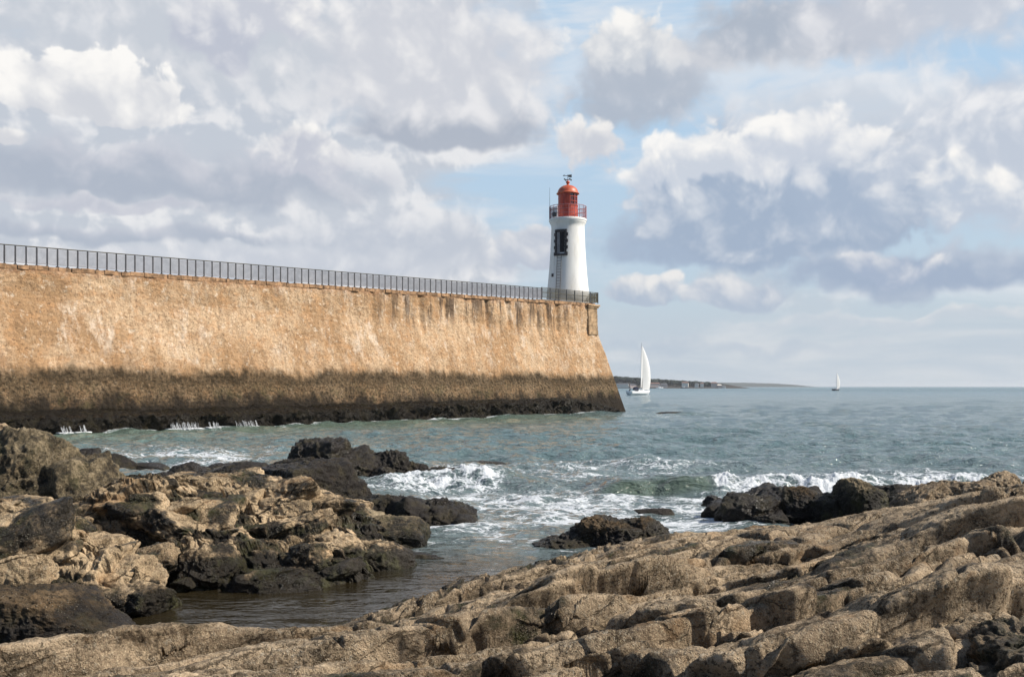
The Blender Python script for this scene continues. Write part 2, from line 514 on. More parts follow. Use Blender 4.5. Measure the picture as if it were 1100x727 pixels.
# ------------------------------------------------------------------ materials
def mat_wall():
    """rendered rubble: ochre mortar and stones, pale lime bloom, dark runs at the top, tide-stained foot"""
    m, t = mat('rubble_masonry')
    uv = t.n('ShaderNodeUVMap', uv_map='wall').outputs[0]      # metres along / height
    s, z, _ = t.sep(uv)
    q = t.xyz(s, z, 0.0)
    stone = t.n('ShaderNodeTexVoronoi', feature='F1', voronoi_dimensions='2D')
    qd = t.vm('ADD', q, t.xyz(t.mul(t.sub(t.noise(q, 3.0, 3, dim='2D'), 0.5), 0.3), t.mul(t.sub(t.noise(q, 3.4, 3, dim='2D'), 0.5), 0.25), 0))
    t.put(stone.inputs['Vector'], t.vm('MULTIPLY', qd, (1.0, 1.35, 1))); stone.inputs['Scale'].default_value = 3.4
    sc = t.sep(stone.outputs['Color'])
    edge = t.voro(t.vm('MULTIPLY', qd, (1.0, 1.35, 1)), 3.4, 'DISTANCE_TO_EDGE', dim='2D')
    big = t.noise(q, 0.22, 6, 0.6, dim='2D')
    mid = t.noise(q, 1.1, 6, 0.65, dim='2D')
    fine = t.noise(q, 7.0, 6, 0.7, dim='2D')
    col = t.mix(t.rng(big, 0.38, 0.62), (0.36, 0.225, 0.12), (0.52, 0.37, 0.235))
    col = t.mix(t.mul(t.rng(mid, 0.44, 0.68), 0.6), col, (0.46, 0.255, 0.12))
    col = t.mix(t.mul(t.rng(sc[0], 0.66, 0.98), 0.25), col, (0.62, 0.47, 0.32))
    col = t.mix(t.mul(t.rng(sc[1], 0.74, 1.0), 0.35), col, (0.26, 0.15, 0.075))
    col = t.mix(t.mul(t.rng(fine, 0.50, 0.66), 0.6), col, (0.23, 0.14, 0.075))
    pits = t.noise(t.vm('ADD', q, (7.7, 3.1, 0)), 4.2, 8, 0.78, dim='2D')
    col = t.mix(t.mul(t.rng(pits, 0.56, 0.66), 0.8), col, (0.10, 0.06, 0.035))
    # pale lime bloom, in vertical runs and patches
    run = t.noise(t.xyz(s, t.mul(z, 0.45), 3.0), 0.9, 8, 0.72)
    bloom = t.mul(t.rng(run, 0.49, 0.66), t.rng(t.noise(q, 0.30, 5, 0.6, dim='2D'), 0.40, 0.58))
    bloom = t.mul(bloom, t.rng(z, 3.4, 6.0))
    col = t.mix(t.mul(bloom, 0.75), col, (0.66, 0.55, 0.44))
    blk = t.noise(t.vm('ADD', q, (13, 2, 0)), 0.75, 8, 0.72, dim='2D')
    col = t.mix(t.mul(t.rng(blk, 0.54, 0.68), 0.55), col, (0.27, 0.165, 0.09))
    lime = t.noise(t.vm('ADD', q, (5, 22, 0)), 1.5, 8, 0.75, dim='2D')
    col = t.mix(t.mul(t.rng(lime, 0.58, 0.66), 0.6), col, (0.66, 0.55, 0.43))
    joint = t.mul(t.rng(edge, 0.07, 0.02), t.rng(t.noise(q, 0.6, 4, 0.6, dim='2D'), 0.42, 0.6))
    col = t.mix(t.mul(joint, 0.55), col, (0.20, 0.12, 0.065))
    # rusty brick band just under the coping
    ztop = t.add(10.06, t.mul(s, 0.0195))
    below = t.sub(ztop, z)
    bn = t.noise(t.xyz(s, t.mul(z, 2.0), 0), 1.6, 6, 0.7)
    col = t.mix(t.mul(t.rng(t.add(below, t.mul(bn, 1.2)), 1.35, 0.5), 0.7), col, (0.34, 0.155, 0.085))
    # dark drip runs towards the seaward end
    dr = t.noise(t.xyz(s, t.mul(z, 0.10), 8.0), 1.15, 4, 0.65)
    tall = t.noise(t.xyz(s, 0.0, 2.0), 1.3, 4, 0.7)
    dm = t.mul(t.mul(t.rng(dr, 0.50, 0.58), t.rng(t.add(below, t.mul(t.sub(tall, 0.5), 7.0)), 3.4, 1.2)), t.rng(below, 0.15, 0.6))
    dm = t.mul(dm, t.mul(t.rng(s, 22, 36), t.rng(s, 57, 52)))
    col = t.mix(t.mul(dm, 0.85), col, (0.075, 0.05, 0.035))
    # tide zone: a dark line at high water, browner below, black weed at the foot
    tn = t.noise(t.xyz(s, t.mul(z, 0.6), 1.0), 0.75, 7, 0.66)
    tn2 = t.noise(t.xyz(t.mul(s, 1.0), t.mul(z, 0.35), 5.0), 2.2, 6, 0.7)
    tn3 = t.noise(t.xyz(s, 0.0, 4.0), 0.16, 4, 0.6)
    zz = t.add(z, t.add(t.mul(t.sub(tn, 0.5), 1.6), t.add(t.mul(t.sub(tn3, 0.5), 1.2), t.mul(t.sub(tn2, 0.5), 1.2))))
    patch = t.noise(q, 0.55, 6, 0.68, dim='2D')
    zone = t.rng(zz, 4.35, 3.05)
    col = t.mix(t.mul(zone, t.add(0.62, t.mul(t.rng(patch, 0.62, 0.40), 0.25))), col, (0.095, 0.064, 0.034))
    line = t.mul(t.mul(t.rng(zz, 4.05, 3.35), t.rng(zz, 2.0, 3.4)), t.add(0.35, t.mul(t.rng(patch, 0.40, 0.60), 0.6)))
    col = t.mix(line, col, (0.036, 0.025, 0.013))
    speck = t.rng(t.noise(q, 5.0, 6, 0.78, dim='2D'), 0.47, 0.60)
    col = t.mix(t.mul(t.rng(zz, 3.8, 3.2), t.mul(speck, 0.88)), col, (0.030, 0.022, 0.012))
    pale = t.rng(t.noise(t.vm('ADD', q, (31, 7, 0)), 4.0, 6, 0.75, dim='2D'), 0.56, 0.66)
    col = t.mix(t.mul(t.rng(zz, 3.6, 2.8), t.mul(pale, 0.45)), col, (0.30, 0.22, 0.13))
    gn = t.rng(t.noise(t.vm('ADD', q, (3, 17, 0)), 0.7, 6, 0.7, dim='2D'), 0.52, 0.64)
    col = t.mix(t.mul(t.rng(zz, 3.2, 1.6), t.mul(gn, 0.5)), col, (0.05, 0.05, 0.018))
    zb = t.add(z, t.add(t.mul(t.sub(tn, 0.5), 3.2), t.mul(t.sub(tn2, 0.5), 1.6)))
    foot = t.rng(zb, 2.4, 1.15)
    col = t.mix(t.mul(foot, 0.97), col, (0.016, 0.012, 0.008))
    hgt = t.add(t.mul(t.rng(edge, 0.0, 0.12), 0.12), t.add(t.mul(fine, 0.6), t.mul(pits, 0.9)))
    nrm = t.bump(hgt, 0.9, 0.09)
    t.out(t.bsdf(col, 0.9, 0.2, nrm))
    return m


def mat_rock(name, dry=(0.30, 0.20, 0.125), dry2=(0.19, 0.125, 0.078), wet=(0.020, 0.015, 0.009), green=(0.05, 0.05, 0.016),
             speck=0.5, bumpk=1.0, scale=1.0, orange=0.25, cracks=0.0, grit=0.0, gloss=0.32):
    """sea rock: mottled stone over attribute 'weed' (0 dry .. 1 black weed), with barnacle speckle"""
    m, t = mat(name)
    p = t.pos()
    weed = t.attr('weed')
    big = t.noise(p, 0.9 * scale, 6, 0.6)
    mid = t.noise(p, 5.0 * scale, 7, 0.7, 0.3)
    fine = t.noise(p, 22.0 * scale, 6, 0.78)
    gr = t.noise(p, 80.0 * scale, 3, 0.7)
    bar = t.voro(p, 34.0 * scale, 'F1')
    col = t.mix(t.rng(big, 0.36, 0.64), dry2, dry)
    col = t.mix(t.mul(t.rng(mid, 0.47, 0.62), 0.75), col, [c * 0.36 for c in dry2])
    pm = t.rng(t.noise(t.vm('ADD', p, (21, 4, 9)), 1.3 * scale, 6, 0.65), 0.40, 0.60)      # rough, crusted areas against water-worn ones
    col = t.mix(t.mul(t.rng(fine, 0.50, 0.62), t.rng(pm, 0.0, 1.0, 0.30, 0.92)), col, [c * 0.24 for c in dry2])
    col = t.mix(t.mul(t.sub(1.0, pm), 0.35), col, [min(0.7, c * 1.25) for c in dry])
    col = t.mix(t.mul(t.rng(gr, 0.52, 0.68), 0.6), col, [min(0.75, c * 1.6) for c in dry])
    if grit:
        # barnacle and lichen grit: dark pits and pale crusts a few centimetres across
        ga = t.noise(t.vm('ADD', p, (2, 31, 5)), 30.0, 5, 0.72)
        gb = t.noise(t.vm('ADD', p, (17, 3, 8)), 24.0, 5, 0.75)
        gm = t.rng(t.noise(t.vm('ADD', p, (6, 6, 3)), 1.8, 5, 0.7), 0.34, 0.58)
        col = t.mix(t.mul(t.mul(t.rng(ga, 0.51, 0.59), gm), 0.82 * grit), col, [c * 0.20 for c in dry2])
        col = t.mix(t.mul(t.mul(t.rng(gb, 0.55, 0.63), gm), 0.70 * grit), col, (0.56, 0.49, 0.38))
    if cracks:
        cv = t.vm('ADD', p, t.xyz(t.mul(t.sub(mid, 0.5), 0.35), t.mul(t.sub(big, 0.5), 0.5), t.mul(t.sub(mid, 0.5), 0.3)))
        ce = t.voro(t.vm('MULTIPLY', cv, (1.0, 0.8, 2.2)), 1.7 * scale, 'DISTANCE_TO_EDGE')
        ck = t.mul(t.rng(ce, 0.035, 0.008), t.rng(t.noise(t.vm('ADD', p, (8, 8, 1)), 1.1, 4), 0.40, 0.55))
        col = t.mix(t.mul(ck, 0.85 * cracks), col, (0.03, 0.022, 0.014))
    if orange:
        on = t.noise(t.vm('ADD', p, (11, 5, 2)), 1.9 * scale, 6, 0.65)
        col = t.mix(t.mul(t.rng(on, 0.55, 0.66), orange), col, (0.44, 0.26, 0.125))
    # pale barnacle crust in patches
    bp = t.mul(t.rng(t.noise(t.vm('ADD', p, (3, 9, 1)), 2.6 * scale, 5, 0.65), 0.46, 0.60), t.rng(bar, 0.34, 0.12))
    col = t.mix(t.mul(bp, speck), col, (0.50, 0.44, 0.34))
    wn = t.add(weed, t.add(t.mul(t.sub(mid, 0.5), 1.1), t.mul(t.sub(fine, 0.5), 0.7)))
    wf = t.rng(wn, 0.30, 0.70)
    wc = t.mix(t.rng(t.noise(t.vm('ADD', p, (5, 1, 7)), 3.0 * scale, 6, 0.7), 0.46, 0.66), wet, green)
    wc = t.mix(t.mul(t.mul(bp, t.rng(weed, 1.0, 0.6)), 0.5), wc, (0.30, 0.27, 0.20))
    col = t.mix(t.rng(wn, 0.12, 0.5), col, t.mix(0.55, col, [c * 0.5 for c in dry2]))      # damp margin
    col = t.mix(wf, col, wc)
    h = t.add(t.add(t.mul(mid, 1.1), t.mul(fine, t.rng(pm, 0.0, 1.0, 0.25, 0.75))), t.add(t.mul(gr, 0.16), t.mul(t.mul(t.rng(bar, 0.5, 0.0), bp), 0.45)))
    if grit:
        h = t.add(h, t.mul(t.mul(t.sub(gb, ga), gm), 1.1 * grit))
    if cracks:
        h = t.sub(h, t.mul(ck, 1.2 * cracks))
    nrm = t.bump(h, 1.0, 0.055 * bumpk / scale)
    t.out(t.bsdf(col, t.mix(wf, (0.9, 0.9, 0.9), t.mix(t.rng(big, 0.4, 0.6), (0.24, 0.24, 0.24), (0.65, 0.65, 0.65))), t.mix(wf, (0.15, 0.15, 0.15), (gloss, gloss, gloss)), nrm))
    return m


M_WALL = mat_wall()
M_STONE = plain('dressed_stone', (0.38, 0.26, 0.155), 0.85, 0.2, var=0.45, scale=1.6, bump=0.8)
M_COPE = plain('coping_stone', (0.34, 0.205, 0.115), 0.88, 0.2, var=0.6, scale=2.2, bump=0.8)
M_DECK = plain('quay_paving', (0.33, 0.30, 0.26), 0.9, 0.2, var=0.3, scale=1.0, bump=0.4)
M_GALV = plain('galvanised_steel', (0.30, 0.305, 0.335), 0.5, 0.5, 0.15, var=0.2)
M_POST = plain('dark_steel', (0.032, 0.033, 0.042), 0.5, 0.5, 0.1)
M_OLIVE = plain('weathered_bronze_rail', (0.085, 0.075, 0.045), 0.6, 0.4, var=0.4)
M_RUST = plain('faded_purple_rail', (0.34, 0.14, 0.15), 0.6, 0.4)
M_GRANITE = plain('dark_granite', (0.055, 0.052, 0.056), 0.8, 0.3, var=0.5, scale=4, bump=0.5)
M_DARK = plain('dark_opening', (0.012, 0.012, 0.016), 0.7, 0.2)
M_DOOR = plain('grey_door', (0.22, 0.22, 0.235), 0.6, 0.3)
M_GLASS = plain('lantern_pane', (0.10, 0.012, 0.012), 0.12, 0.7)
M_BOAT = plain('white_gelcoat', (0.80, 0.80, 0.80), 0.3, 0.5, var=0.05)
M_NAVY = plain('dark_hull_paint', (0.018, 0.022, 0.035), 0.3, 0.5)
M_MAST = plain('alloy_mast', (0.55, 0.56, 0.58), 0.35, 0.5, 0.6)
M_CANVAS = plain('navy_canvas', (0.02, 0.028, 0.06), 0.8, 0.2)


def mat_white():
    m, t = mat('white_limewash')
    p = t.n('ShaderNodeTexCoord').outputs['Object']
    x, y, z = t.sep(p)
    n = t.noise(t.xyz(x, y, t.mul(z, 0.25)), 1.4, 7, 0.65)
    n2 = t.noise(p, 0.8, 5, 0.6)
    c = t.mix(t.rng(n, 0.45, 0.75), (0.72, 0.715, 0.695), (0.60, 0.59, 0.56))
    c = t.mix(t.mul(t.rng(n2, 0.5, 0.7), 0.4), c, (0.70, 0.67, 0.60))
    st = t.noise(t.xyz(x, y, t.mul(z, 0.10)), 3.2, 5, 0.7)
    c = t.mix(t.mul(t.rng(st, 0.60, 0.72), 0.5), c, (0.50, 0.42, 0.34))
    t.out(t.bsdf(c, 0.7, 0.3, t.bump(t.noise(p, 9, 5), 0.35, 0.03)))
    return m


def mat_red(name, a, b):
    m, t = mat(name)
    p = t.n('ShaderNodeTexCoord').outputs['Object']
    x, y, z = t.sep(p)
    n = t.noise(t.xyz(x, y, t.mul(z, 0.35)), 2.4, 6, 0.65)
    c = t.mix(t.rng(n, 0.35, 0.7), a, b)
    t.out(t.bsdf(c, 0.45, 0.4, t.bump(n, 0.2, 0.02)))
    return m


def mat_sail():
    m, t = mat('sailcloth')
    p = t.n('ShaderNodeTexCoord').outputs['Object']
    x, y, z = t.sep(p)
    seam = t.rng(t.m('ABSOLUTE', t.sub(t.m('FRACT', t.mul(z, 0.8)), 0.5)), 0.03, 0.0)
    c = t.mix(t.mul(seam, 0.5), (0.80, 0.80, 0.79), (0.55, 0.56, 0.58))
    b = t.bsdf(c, 0.7, 0.2)
    tr = t.n('ShaderNodeBsdfTranslucent'); tr.inputs[0].default_value = (0.8, 0.8, 0.78, 1)
    mx = t.n('ShaderNodeMixShader'); mx.inputs[0].default_value = 0.35
    t.t.links.new(b, mx.inputs[1]); t.t.links.new(tr.outputs[0], mx.inputs[2])
    t.out(mx.outputs[0])
    return m


M_WHITE = mat_white()
M_RED = mat_red('red_paint', (0.30, 0.028, 0.014), (0.46, 0.065, 0.028))
M_DOME = mat_red('faded_red_dome', (0.40, 0.070, 0.030), (0.48, 0.13, 0.06))
M_SAIL = mat_sail()

# ------------------------------------------------------------------ the jetty wall
DIR = np.array([0.677, 0.736]); OUT = np.array([0.736, -0.677])
TOP0 = np.array([-30.9, 60.0])
LEN = 58.4
S0 = -16.0
CORNER = TOP0 + DIR * LEN                 # seaward corner of the top
EDIR = np.array([0.035, 0.999])           # the end face runs back from the corner


def ztop(s):
    return 10.06 + 0.0195 * s


def batter(z):
    return np.interp(z, [-2.0, 0.0, 8.3, 11.5], [2.45, 2.0, 0.12, 0.0])


def ebatter(z):
    return np.interp(z, [-2.0, 0.0, 8.3, 11.5], [1.5, 1.22, 0.05, 0.0])


def face_point(s, z, push=0.0):
    b = batter(z) + push
    return TOP0[0] + DIR[0] * s + OUT[0] * b, TOP0[1] + DIR[1] * s + OUT[1] * b


def build_wall():
    ds = 0.075
    ns = int((LEN - S0) / ds) + 1
    nz = 160
    tt = np.linspace(0, 1, nz)
    ss = np.linspace(S0, LEN, ns)
    Sg, Tg = np.meshgrid(ss, tt, indexing='ij')
    Zt = ztop(Sg) - 0.32
    Z = -1.2 + (Zt + 1.2) * Tg
    # stretch the run so that it ends on the battered corner
    over = batter(Z) * 0.906 + ebatter(Z) * 0.60
    Se = S0 + (Sg - S0) * (LEN + over - S0) / (LEN - S0)
    F1, F2, v, ox, oy = worley(Se * 2.6 + 0.5 * perlin(Se, Z, 0), Z * 3.4 + 0.5 * perlin(Se, Z, 9), 3)
    stone = np.clip((F2 - F1) * 2.2, 0, 1) * (0.35 + 0.65 * v[..., 1])
    amp = 0.6 + 0.8 * sstep(3.9, 3.2, Z)
    push = 0.055 * amp * (stone - 0.5) + 0.13 * fbm(Se * 0.9, Z * 0.16, 2.2, 4) + 0.16 * fbm(Se * 0.5, Z * 0.5, 4, 5)
    push += 0.05 * fbm(Se * 3.5, Z * 3.5, 1, 3)
    # vertical fluting near the top towards the end: the drip runs stand out
    fl = 0.8 * np.maximum(perlin(Se * 1.1, Z * 0.10, 31), 0) * sstep(22, 34, Se) * sstep(6.3, 8.6, Z) * sstep(59, 54, Se)
    push -= 0.55 * fl
    push *= sstep(LEN + 2.2, LEN + 0.4, Se) * 0.85 + 0.15
    X, Y = face_point(Se, Z, push)
    V = np.stack([X, Y, Z], -1).reshape(-1, 3)
    Q = grid_faces(ns, nz)
    uvS, uvZ = Se.ravel(), Z.ravel()
    # end face
    ne = 40
    ee = np.linspace(0, 8.0, ne)
    Eg, Tg2 = np.meshgrid(ee, tt, indexing='ij')
    Ze = -1.2 + (ztop(LEN) - 0.32 + 1.2) * Tg2
    base = np.stack([X[-1], Y[-1]], -1)[None, :, :]
    XY = base + EDIR[None, None, :] * Eg[..., None]
    XY[..., 0] += 0.08 * fbm(Eg * 0.9, Ze * 0.9, 7, 4) * sstep(0, 0.6, Eg)
    V2 = np.concatenate([XY, Ze[..., None]], -1).reshape(-1, 3)
    Q2 = grid_faces(ne, nz) + len(V)
    # top deck and the far side, as plain sheets (never seen from the shore)
    t0 = TOP0 + DIR * S0
    bk = -OUT * 7.0
    dk = [(*(t0 - OUT * .02), ztop(S0) - .33), (*(CORNER - OUT * .02), ztop(LEN) - .33), (*(CORNER + EDIR * 8), ztop(LEN) - .33), (*(t0 + bk), ztop(S0) - .33),
          (*(CORNER + EDIR * 8), -1.2), (*(t0 + bk), -1.2), (*t0, -1.2)]
    V3 = np.array(dk)
    o3 = len(V) + len(V2)
    Q3 = np.array([[0, 1, 2, 3], [3, 2, 4, 5], [0, 3, 5, 6]]) + o3
    V = np.concatenate([V, V2, V3]); Q = np.concatenate([Q, Q2, Q3])
    me = np_mesh('sea_wall', V, Q)
    uvv = np.zeros((len(V), 2), dtype=np.float32)
    uvv[:len(uvS), 0] = uvS; uvv[:len(uvS), 1] = uvZ
    n0 = len(uvS)
    uvv[n0:n0 + len(V2), 0] = (LEN + 2 + Eg).ravel(); uvv[n0:n0 + len(V2), 1] = Ze.ravel()
    uvv[o3:, 0] = V3[:, 0]; uvv[o3:, 1] = 9.0
    li = np.zeros(len(me.loops), dtype=np.int32)
    me.loops.foreach_get('vertex_index', li)
    lay = me.uv_layers.new(name='wall')
    lay.data.foreach_set('uv', uvv[li].ravel())
    o = link('sea_wall', me, M_WALL)
    tag(o, 'tall ochre rubble stone jetty wall with a black tide-stained foot, running out to the lighthouse', 'sea wall')
    return o


wall = build_wall()


def along(s, off, z):
    p = TOP0 + DIR * s + OUT * off
    return Vector((p[0], p[1], z))


RZ = math.atan2(DIR[1], DIR[0])
WM = Matrix.Rotation(RZ, 4, 'Z')

# coping: one course of worn brick-red stones, slightly uneven
rng = random.Random(4)
cp = MB(); s = S0
while s < LEN - 0.3:
    L = rng.uniform(0.5, 1.0); L = min(L, LEN - 0.15 - s)
    c = along(s + L / 2, -0.33 + rng.uniform(-0.03, 0.05), ztop(s + L / 2) - 0.18 + rng.uniform(-0.025, 0.02))
    cp.box(c, (L - 0.02, 0.78, 0.29 + rng.uniform(-0.03, 0.03)), RZ, 0.03)
    s += L
cp.build('coping', M_COPE, wall)

# dressed corner pier under the lighthouse terrace, with a moulded cornice
pr = MB()
z = 7.9
while z < ztop(LEN) - 0.55:
    h = min(rng.uniform(0.34, 0.46), ztop(LEN) - 0.55 - z)
    zz = z + h / 2
    w = 1.5
    off = float(batter(zz))
    pr.box(along(LEN - w / 2 + 0.10 + 0.03 * rng.random(), off - 0.50 + 0.03 * rng.random(), zz), (w, 1.2, h - 0.012), RZ, 0.02)
    z += h
pr.build('corner_pier', M_STONE, wall)
cn = MB()
cn.box(along(LEN - 0.62, -0.40, ztop(LEN) - 0.46), (1.75, 1.3, 0.17), RZ, 0.03)
cn.box(along(LEN - 0.60, -0.40, ztop(LEN) - 0.27), (1.95, 1.5, 0.19), RZ, 0.04)
cn.build('cornice', M_STONE, wall)
# lighthouse terrace: a low paved block behind the coping
tr = MB()
tr.box(along(LEN - 3.6, -3.9, ztop(LEN) - 0.17), (7.6, 6.2, 0.36), RZ, 0.04)
tr.build('terrace_paving', M_DECK, wall)

# ------------------------------------------------------------------ railing along the wall top
S_RAIL1 = LEN - 8.2
rail = empty('wall_railing', along(S0, -0.3, ztop(S0)))
tag(rail, 'long grey steel picket railing along the top of the stone jetty wall', 'railing')
RH = 1.12
r0 = Vector(rail.location)


def rel(v): return v - r0


sp = (S_RAIL1 - (-6.0)) / 88
post_me = None
for i in range(89):
    s = -6.0 + sp * i
    if post_me is None:
        b = MB()
        b.box((0, 0, RH / 2), (0.07, 0.09, RH + 0.08), 0, 0.008)
        b.box((0, 0, -0.02), (0.16, 0.18, 0.05), 0, 0.006)
        post = b.build('post', M_POST, rail)
        post_me = post.data
    else:
        post = bpy.data.objects.new('post', post_me); COL.objects.link(post); post.parent = rail
    post.location = rel(along(s, -0.3, ztop(s) + 0.02)); post.rotation_euler = (0, 0, RZ)
pk = MB(); rr = random.Random(2)
for i in range(88):
    for k in range(1, 9):
        s = -6.0 + sp * (i + k / 9)
        pk.box(rel(along(s, -0.3, ztop(s) + 0.60)), (0.036, 0.03, 0.95), RZ)
pk.build('picket_panel', M_GALV, rail)
tb = MB(); bb = MB()
for i in range(22):
    a = -6.0 + sp * 4 * i; c = -6.0 + sp * 4 * (i + 1)
    tb.tube(rel(along(a, -0.3, ztop(a) + RH + 0.03)), rel(along(c, -0.3, ztop(c) + RH + 0.03)), 0.035, n=6)
    bb.tube(rel(along(a, -0.3, ztop(a) + 0.14)), rel(along(c, -0.3, ztop(c) + 0.14)), 0.03, n=6)
tb.build('top_rail', M_OLIVE, rail); bb.build('bottom_rail', M_GALV, rail)

# railing of the lighthouse terrace: darker, denser
trl = empty('terrace_railing', along(S_RAIL1 + 0.2, -0.35, ztop(LEN)))
tag(trl, 'short dark bronze railing round the terrace at the foot of the lighthouse', 'railing')
r0 = Vector(trl.location)
runs = [((S_RAIL1 + 0.2, -0.42), (LEN + 0.28, 0.10)), ((LEN + 0.28, 0.10), (LEN + 1.6, -3.4)), ((LEN + 1.6, -3.4), (LEN + 0.9, -6.6))]
pb = MB(); rb = MB()
for (a, b_) in runs:
    pa = along(a[0], a[1], ztop(LEN)); pb_ = along(b_[0], b_[1], ztop(LEN))
    L = (pb_ - pa).length; n = max(2, round(L / 1.15)); ang = math.atan2((pb_ - pa).y, (pb_ - pa).x)
    for k in range(n + 1):
        p = pa.lerp(pb_, k / n)
        q = MB(); q.box((0, 0, 0.55), (0.08, 0.08, 1.14), 0, 0.008)
        po = q.build('post', M_POST, trl); po.location = p - r0; po.rotation_euler = (0, 0, ang)
    nb = int(L / 0.10)
    for k in range(1, nb):
        p = pa.lerp(pb_, k / nb) - r0
        pb.box((p.x, p.y, 0.57), (0.03, 0.03, 0.9), ang)
    for h in (0.12, 0.62, 1.08):
        rb.tube(pa - r0 + Vector((0, 0, h)), pb_ - r0 + Vector((0, 0, h)), 0.03, n=6)
pb.build('picket_panel', M_OLIVE, trl); rb.build('rails', M_OLIVE, trl)

# ------------------------------------------------------------------ lighthouse
LD = 105.5
LX, LY = (610 - 550) / F * LD, LD
LZ = 11.05
lh = empty('lighthouse', (LX, LY, LZ))
tag(lh, 'round white lighthouse with a red lantern room standing at the end of the stone jetty', 'lighthouse')


def px_z(py): return EYE + (415 - py) / F * LD - LZ


def px_r(w): return w / 2 / F * LD


g = px_z(238.5)
prof = [(px_r(47), 0), (px_r(45.5), px_z(316)), (px_r(43), px_z(305)), (px_r(40.2), px_z(290)), (px_r(37.8), px_z(272)), (px_r(36.2), px_z(255)), (px_r(35.6), px_z(246)),
        (px_r(36.2), px_z(242)), (px_r(38.6), px_z(240.5)), (px_r(39.4), px_z(239.2)), (px_r(39.4), g)]
MB().lathe(prof, 72).build('tower', M_WHITE, lh, smooth=True)
dk = MB().lathe([(px_r(39.4), g), (px_r(40.6), g + .03), (px_r(40.6), g + .22), (px_r(39.2), g + .28)], 72).build('gallery_deck', M_WHITE, lh)
g2 = g + 0.28
# lantern room: red drum, glazing with bars, conical dome
zl = px_z(222); zt = px_z(208.3)
rl = px_r(21)
ln = MB().lathe([(rl * 1.02, g2 - .02), (rl * 1.02, g2 + .12), (rl, g2 + .14), (rl, zl - .05), (rl * 1.05, zl), (rl * 1.05, zl + .07), (rl * .98, zl + .08)], 24).build('lantern_room', M_RED, lh, smooth=False)
MB().lathe([(rl * .93, zl + .07), (rl * .93, zt - .02)], 24).build('glazing', M_GLASS, ln)
gb = MB()
for k in range(12):
    a = math.tau * k / 12 + 0.16
    gb.tube((rl * .97 * math.cos(a), rl * .97 * math.sin(a), zl), (rl * .97 * math.cos(a), rl * .97 * math.sin(a), zt), 0.045, n=6)
for h in (0.35, 0.7):
    zz = zl + (zt - zl) * h
    gb.lathe([(rl * .94, zz - .03), (rl * .99, zz - .03), (rl * .99, zz + .03), (rl * .94, zz + .03)], 24, caps=False)
# blind panels on the landward side
for k in (4, 5, 6, 7, 8):
    a = math.tau * (k + .5) / 12 + 0.16
    gb.box((rl * .95 * math.cos(a), rl * .95 * math.sin(a), (zl + zt) / 2), (0.05, rl * .50, zt - zl - .04), a)
gb.build('glazing_bars', M_RED, ln)
zd = px_z(199.5)
dm = [(rl * .98, zt - .06), (rl * 1.16, zt - .05), (rl * 1.18, zt + .03), (rl * 1.08, zt + .08)]
for k in range(1, 9):
    a = k / 8 * R(82)
    dm.append((rl * 1.06 * math.cos(a), zt + .08 + (zd - zt - .02) * math.sin(a)))
dm += [(0.14, zd + .10), (0.13, zd + .22), (0.20, zd + .28), (0.22, zd + .36), (0.17, zd + .46), (0.06, zd + .52), (0.04, zd + .6), (0.0, zd + .62)]
dome = MB().lathe(dm, 36).build('dome', M_DOME, lh, smooth=True)
wv = MB()
zf = zd + .58
wv.tube((0, 0, zf), (0, 0, px_z(187.5)), 0.03, n=6)
zv = px_z(189); zc = px_z(193)
for a in (0.5, 0.5 + math.pi / 2):
    wv.tube((-.42 * math.cos(a), -.42 * math.sin(a), zc), (.42 * math.cos(a), .42 * math.sin(a), zc), 0.025, n=6)
    for q in (-1, 1):
        wv.box((q * .42 * math.cos(a), q * .42 * math.sin(a), zc), (.09, .09, .16), a)
wv.prism([(-.5, -.03), (.05, -.03), (.05, -.12), (.42, -.16), (.42, .16), (.05, .1), (.05, .03), (-.36, .03), (-.36, .1), (-.58, 0), (-.36, -.1)], -.02, .02,
         Matrix.Translation((0, 0, zv)) @ Matrix.Rotation(R(12), 4, 'Z') @ Matrix.Rotation(R(90), 4, 'X'))
wv.build('weather_vane', M_POST, dome)
# gallery railing
gr = MB()
rg = px_r(39.6)
hr = px_z(222.5) - g2
for k in range(20):
    a = math.tau * k / 20
    gr.tube((rg * math.cos(a), rg * math.sin(a), g2 - .05), (rg * math.cos(a), rg * math.sin(a), g2 + hr), 0.032, n=6)
for h in (0.33, 0.66, 1.0):
    for k in range(40):
        a0, a1 = math.tau * k / 40, math.tau * (k + 1) / 40
        gr.tube((rg * math.cos(a0), rg * math.sin(a0), g2 + hr * h), (rg * math.cos(a1), rg * math.sin(a1), g2 + hr * h), 0.028, n=6)
for k in range(60):
    a = math.tau * k / 60
    gr.tube((rg * math.cos(a), rg * math.sin(a), g2), (rg * math.cos(a), rg * math.sin(a), g2 + hr), 0.012, n=4)
gr.build('gallery_railing', M_RUST, lh)
# white screen and a small dark horn on the left of the gallery, and a whip aerial
sc_ = MB()
for k in range(6):
    a = R(182 + 9 * k)
    sc_.box((rg * .97 * math.cos(a), rg * .97 * math.sin(a), g2 + .58), (.05, rg * .17, 1.08), a)
sc_.build('white_screen', M_BOAT, lh)
hn = MB()
a = R(222)
hn.box((rg * .99 * math.cos(a), rg * .99 * math.sin(a), g2 + .3), (.34, .42, .42), a, 0.03)
hn.build('fog_horn', M_POST, lh)
ae = MB()
a = R(188)
ae.tube((rg * math.cos(a), rg * math.sin(a), g2), (rg * math.cos(a), rg * math.sin(a), px_z(202)), 0.03, 0.012, n=6)
ae.build('aerial', M_POST, lh)
# the raised doorway in its toothed granite surround, and the iron ladder
DA = R(270 - 27)


def tower_r(z):
    return float(np.interp(z, [p[1] for p in prof[:7]], [p[0] for p in prof[:7]]))


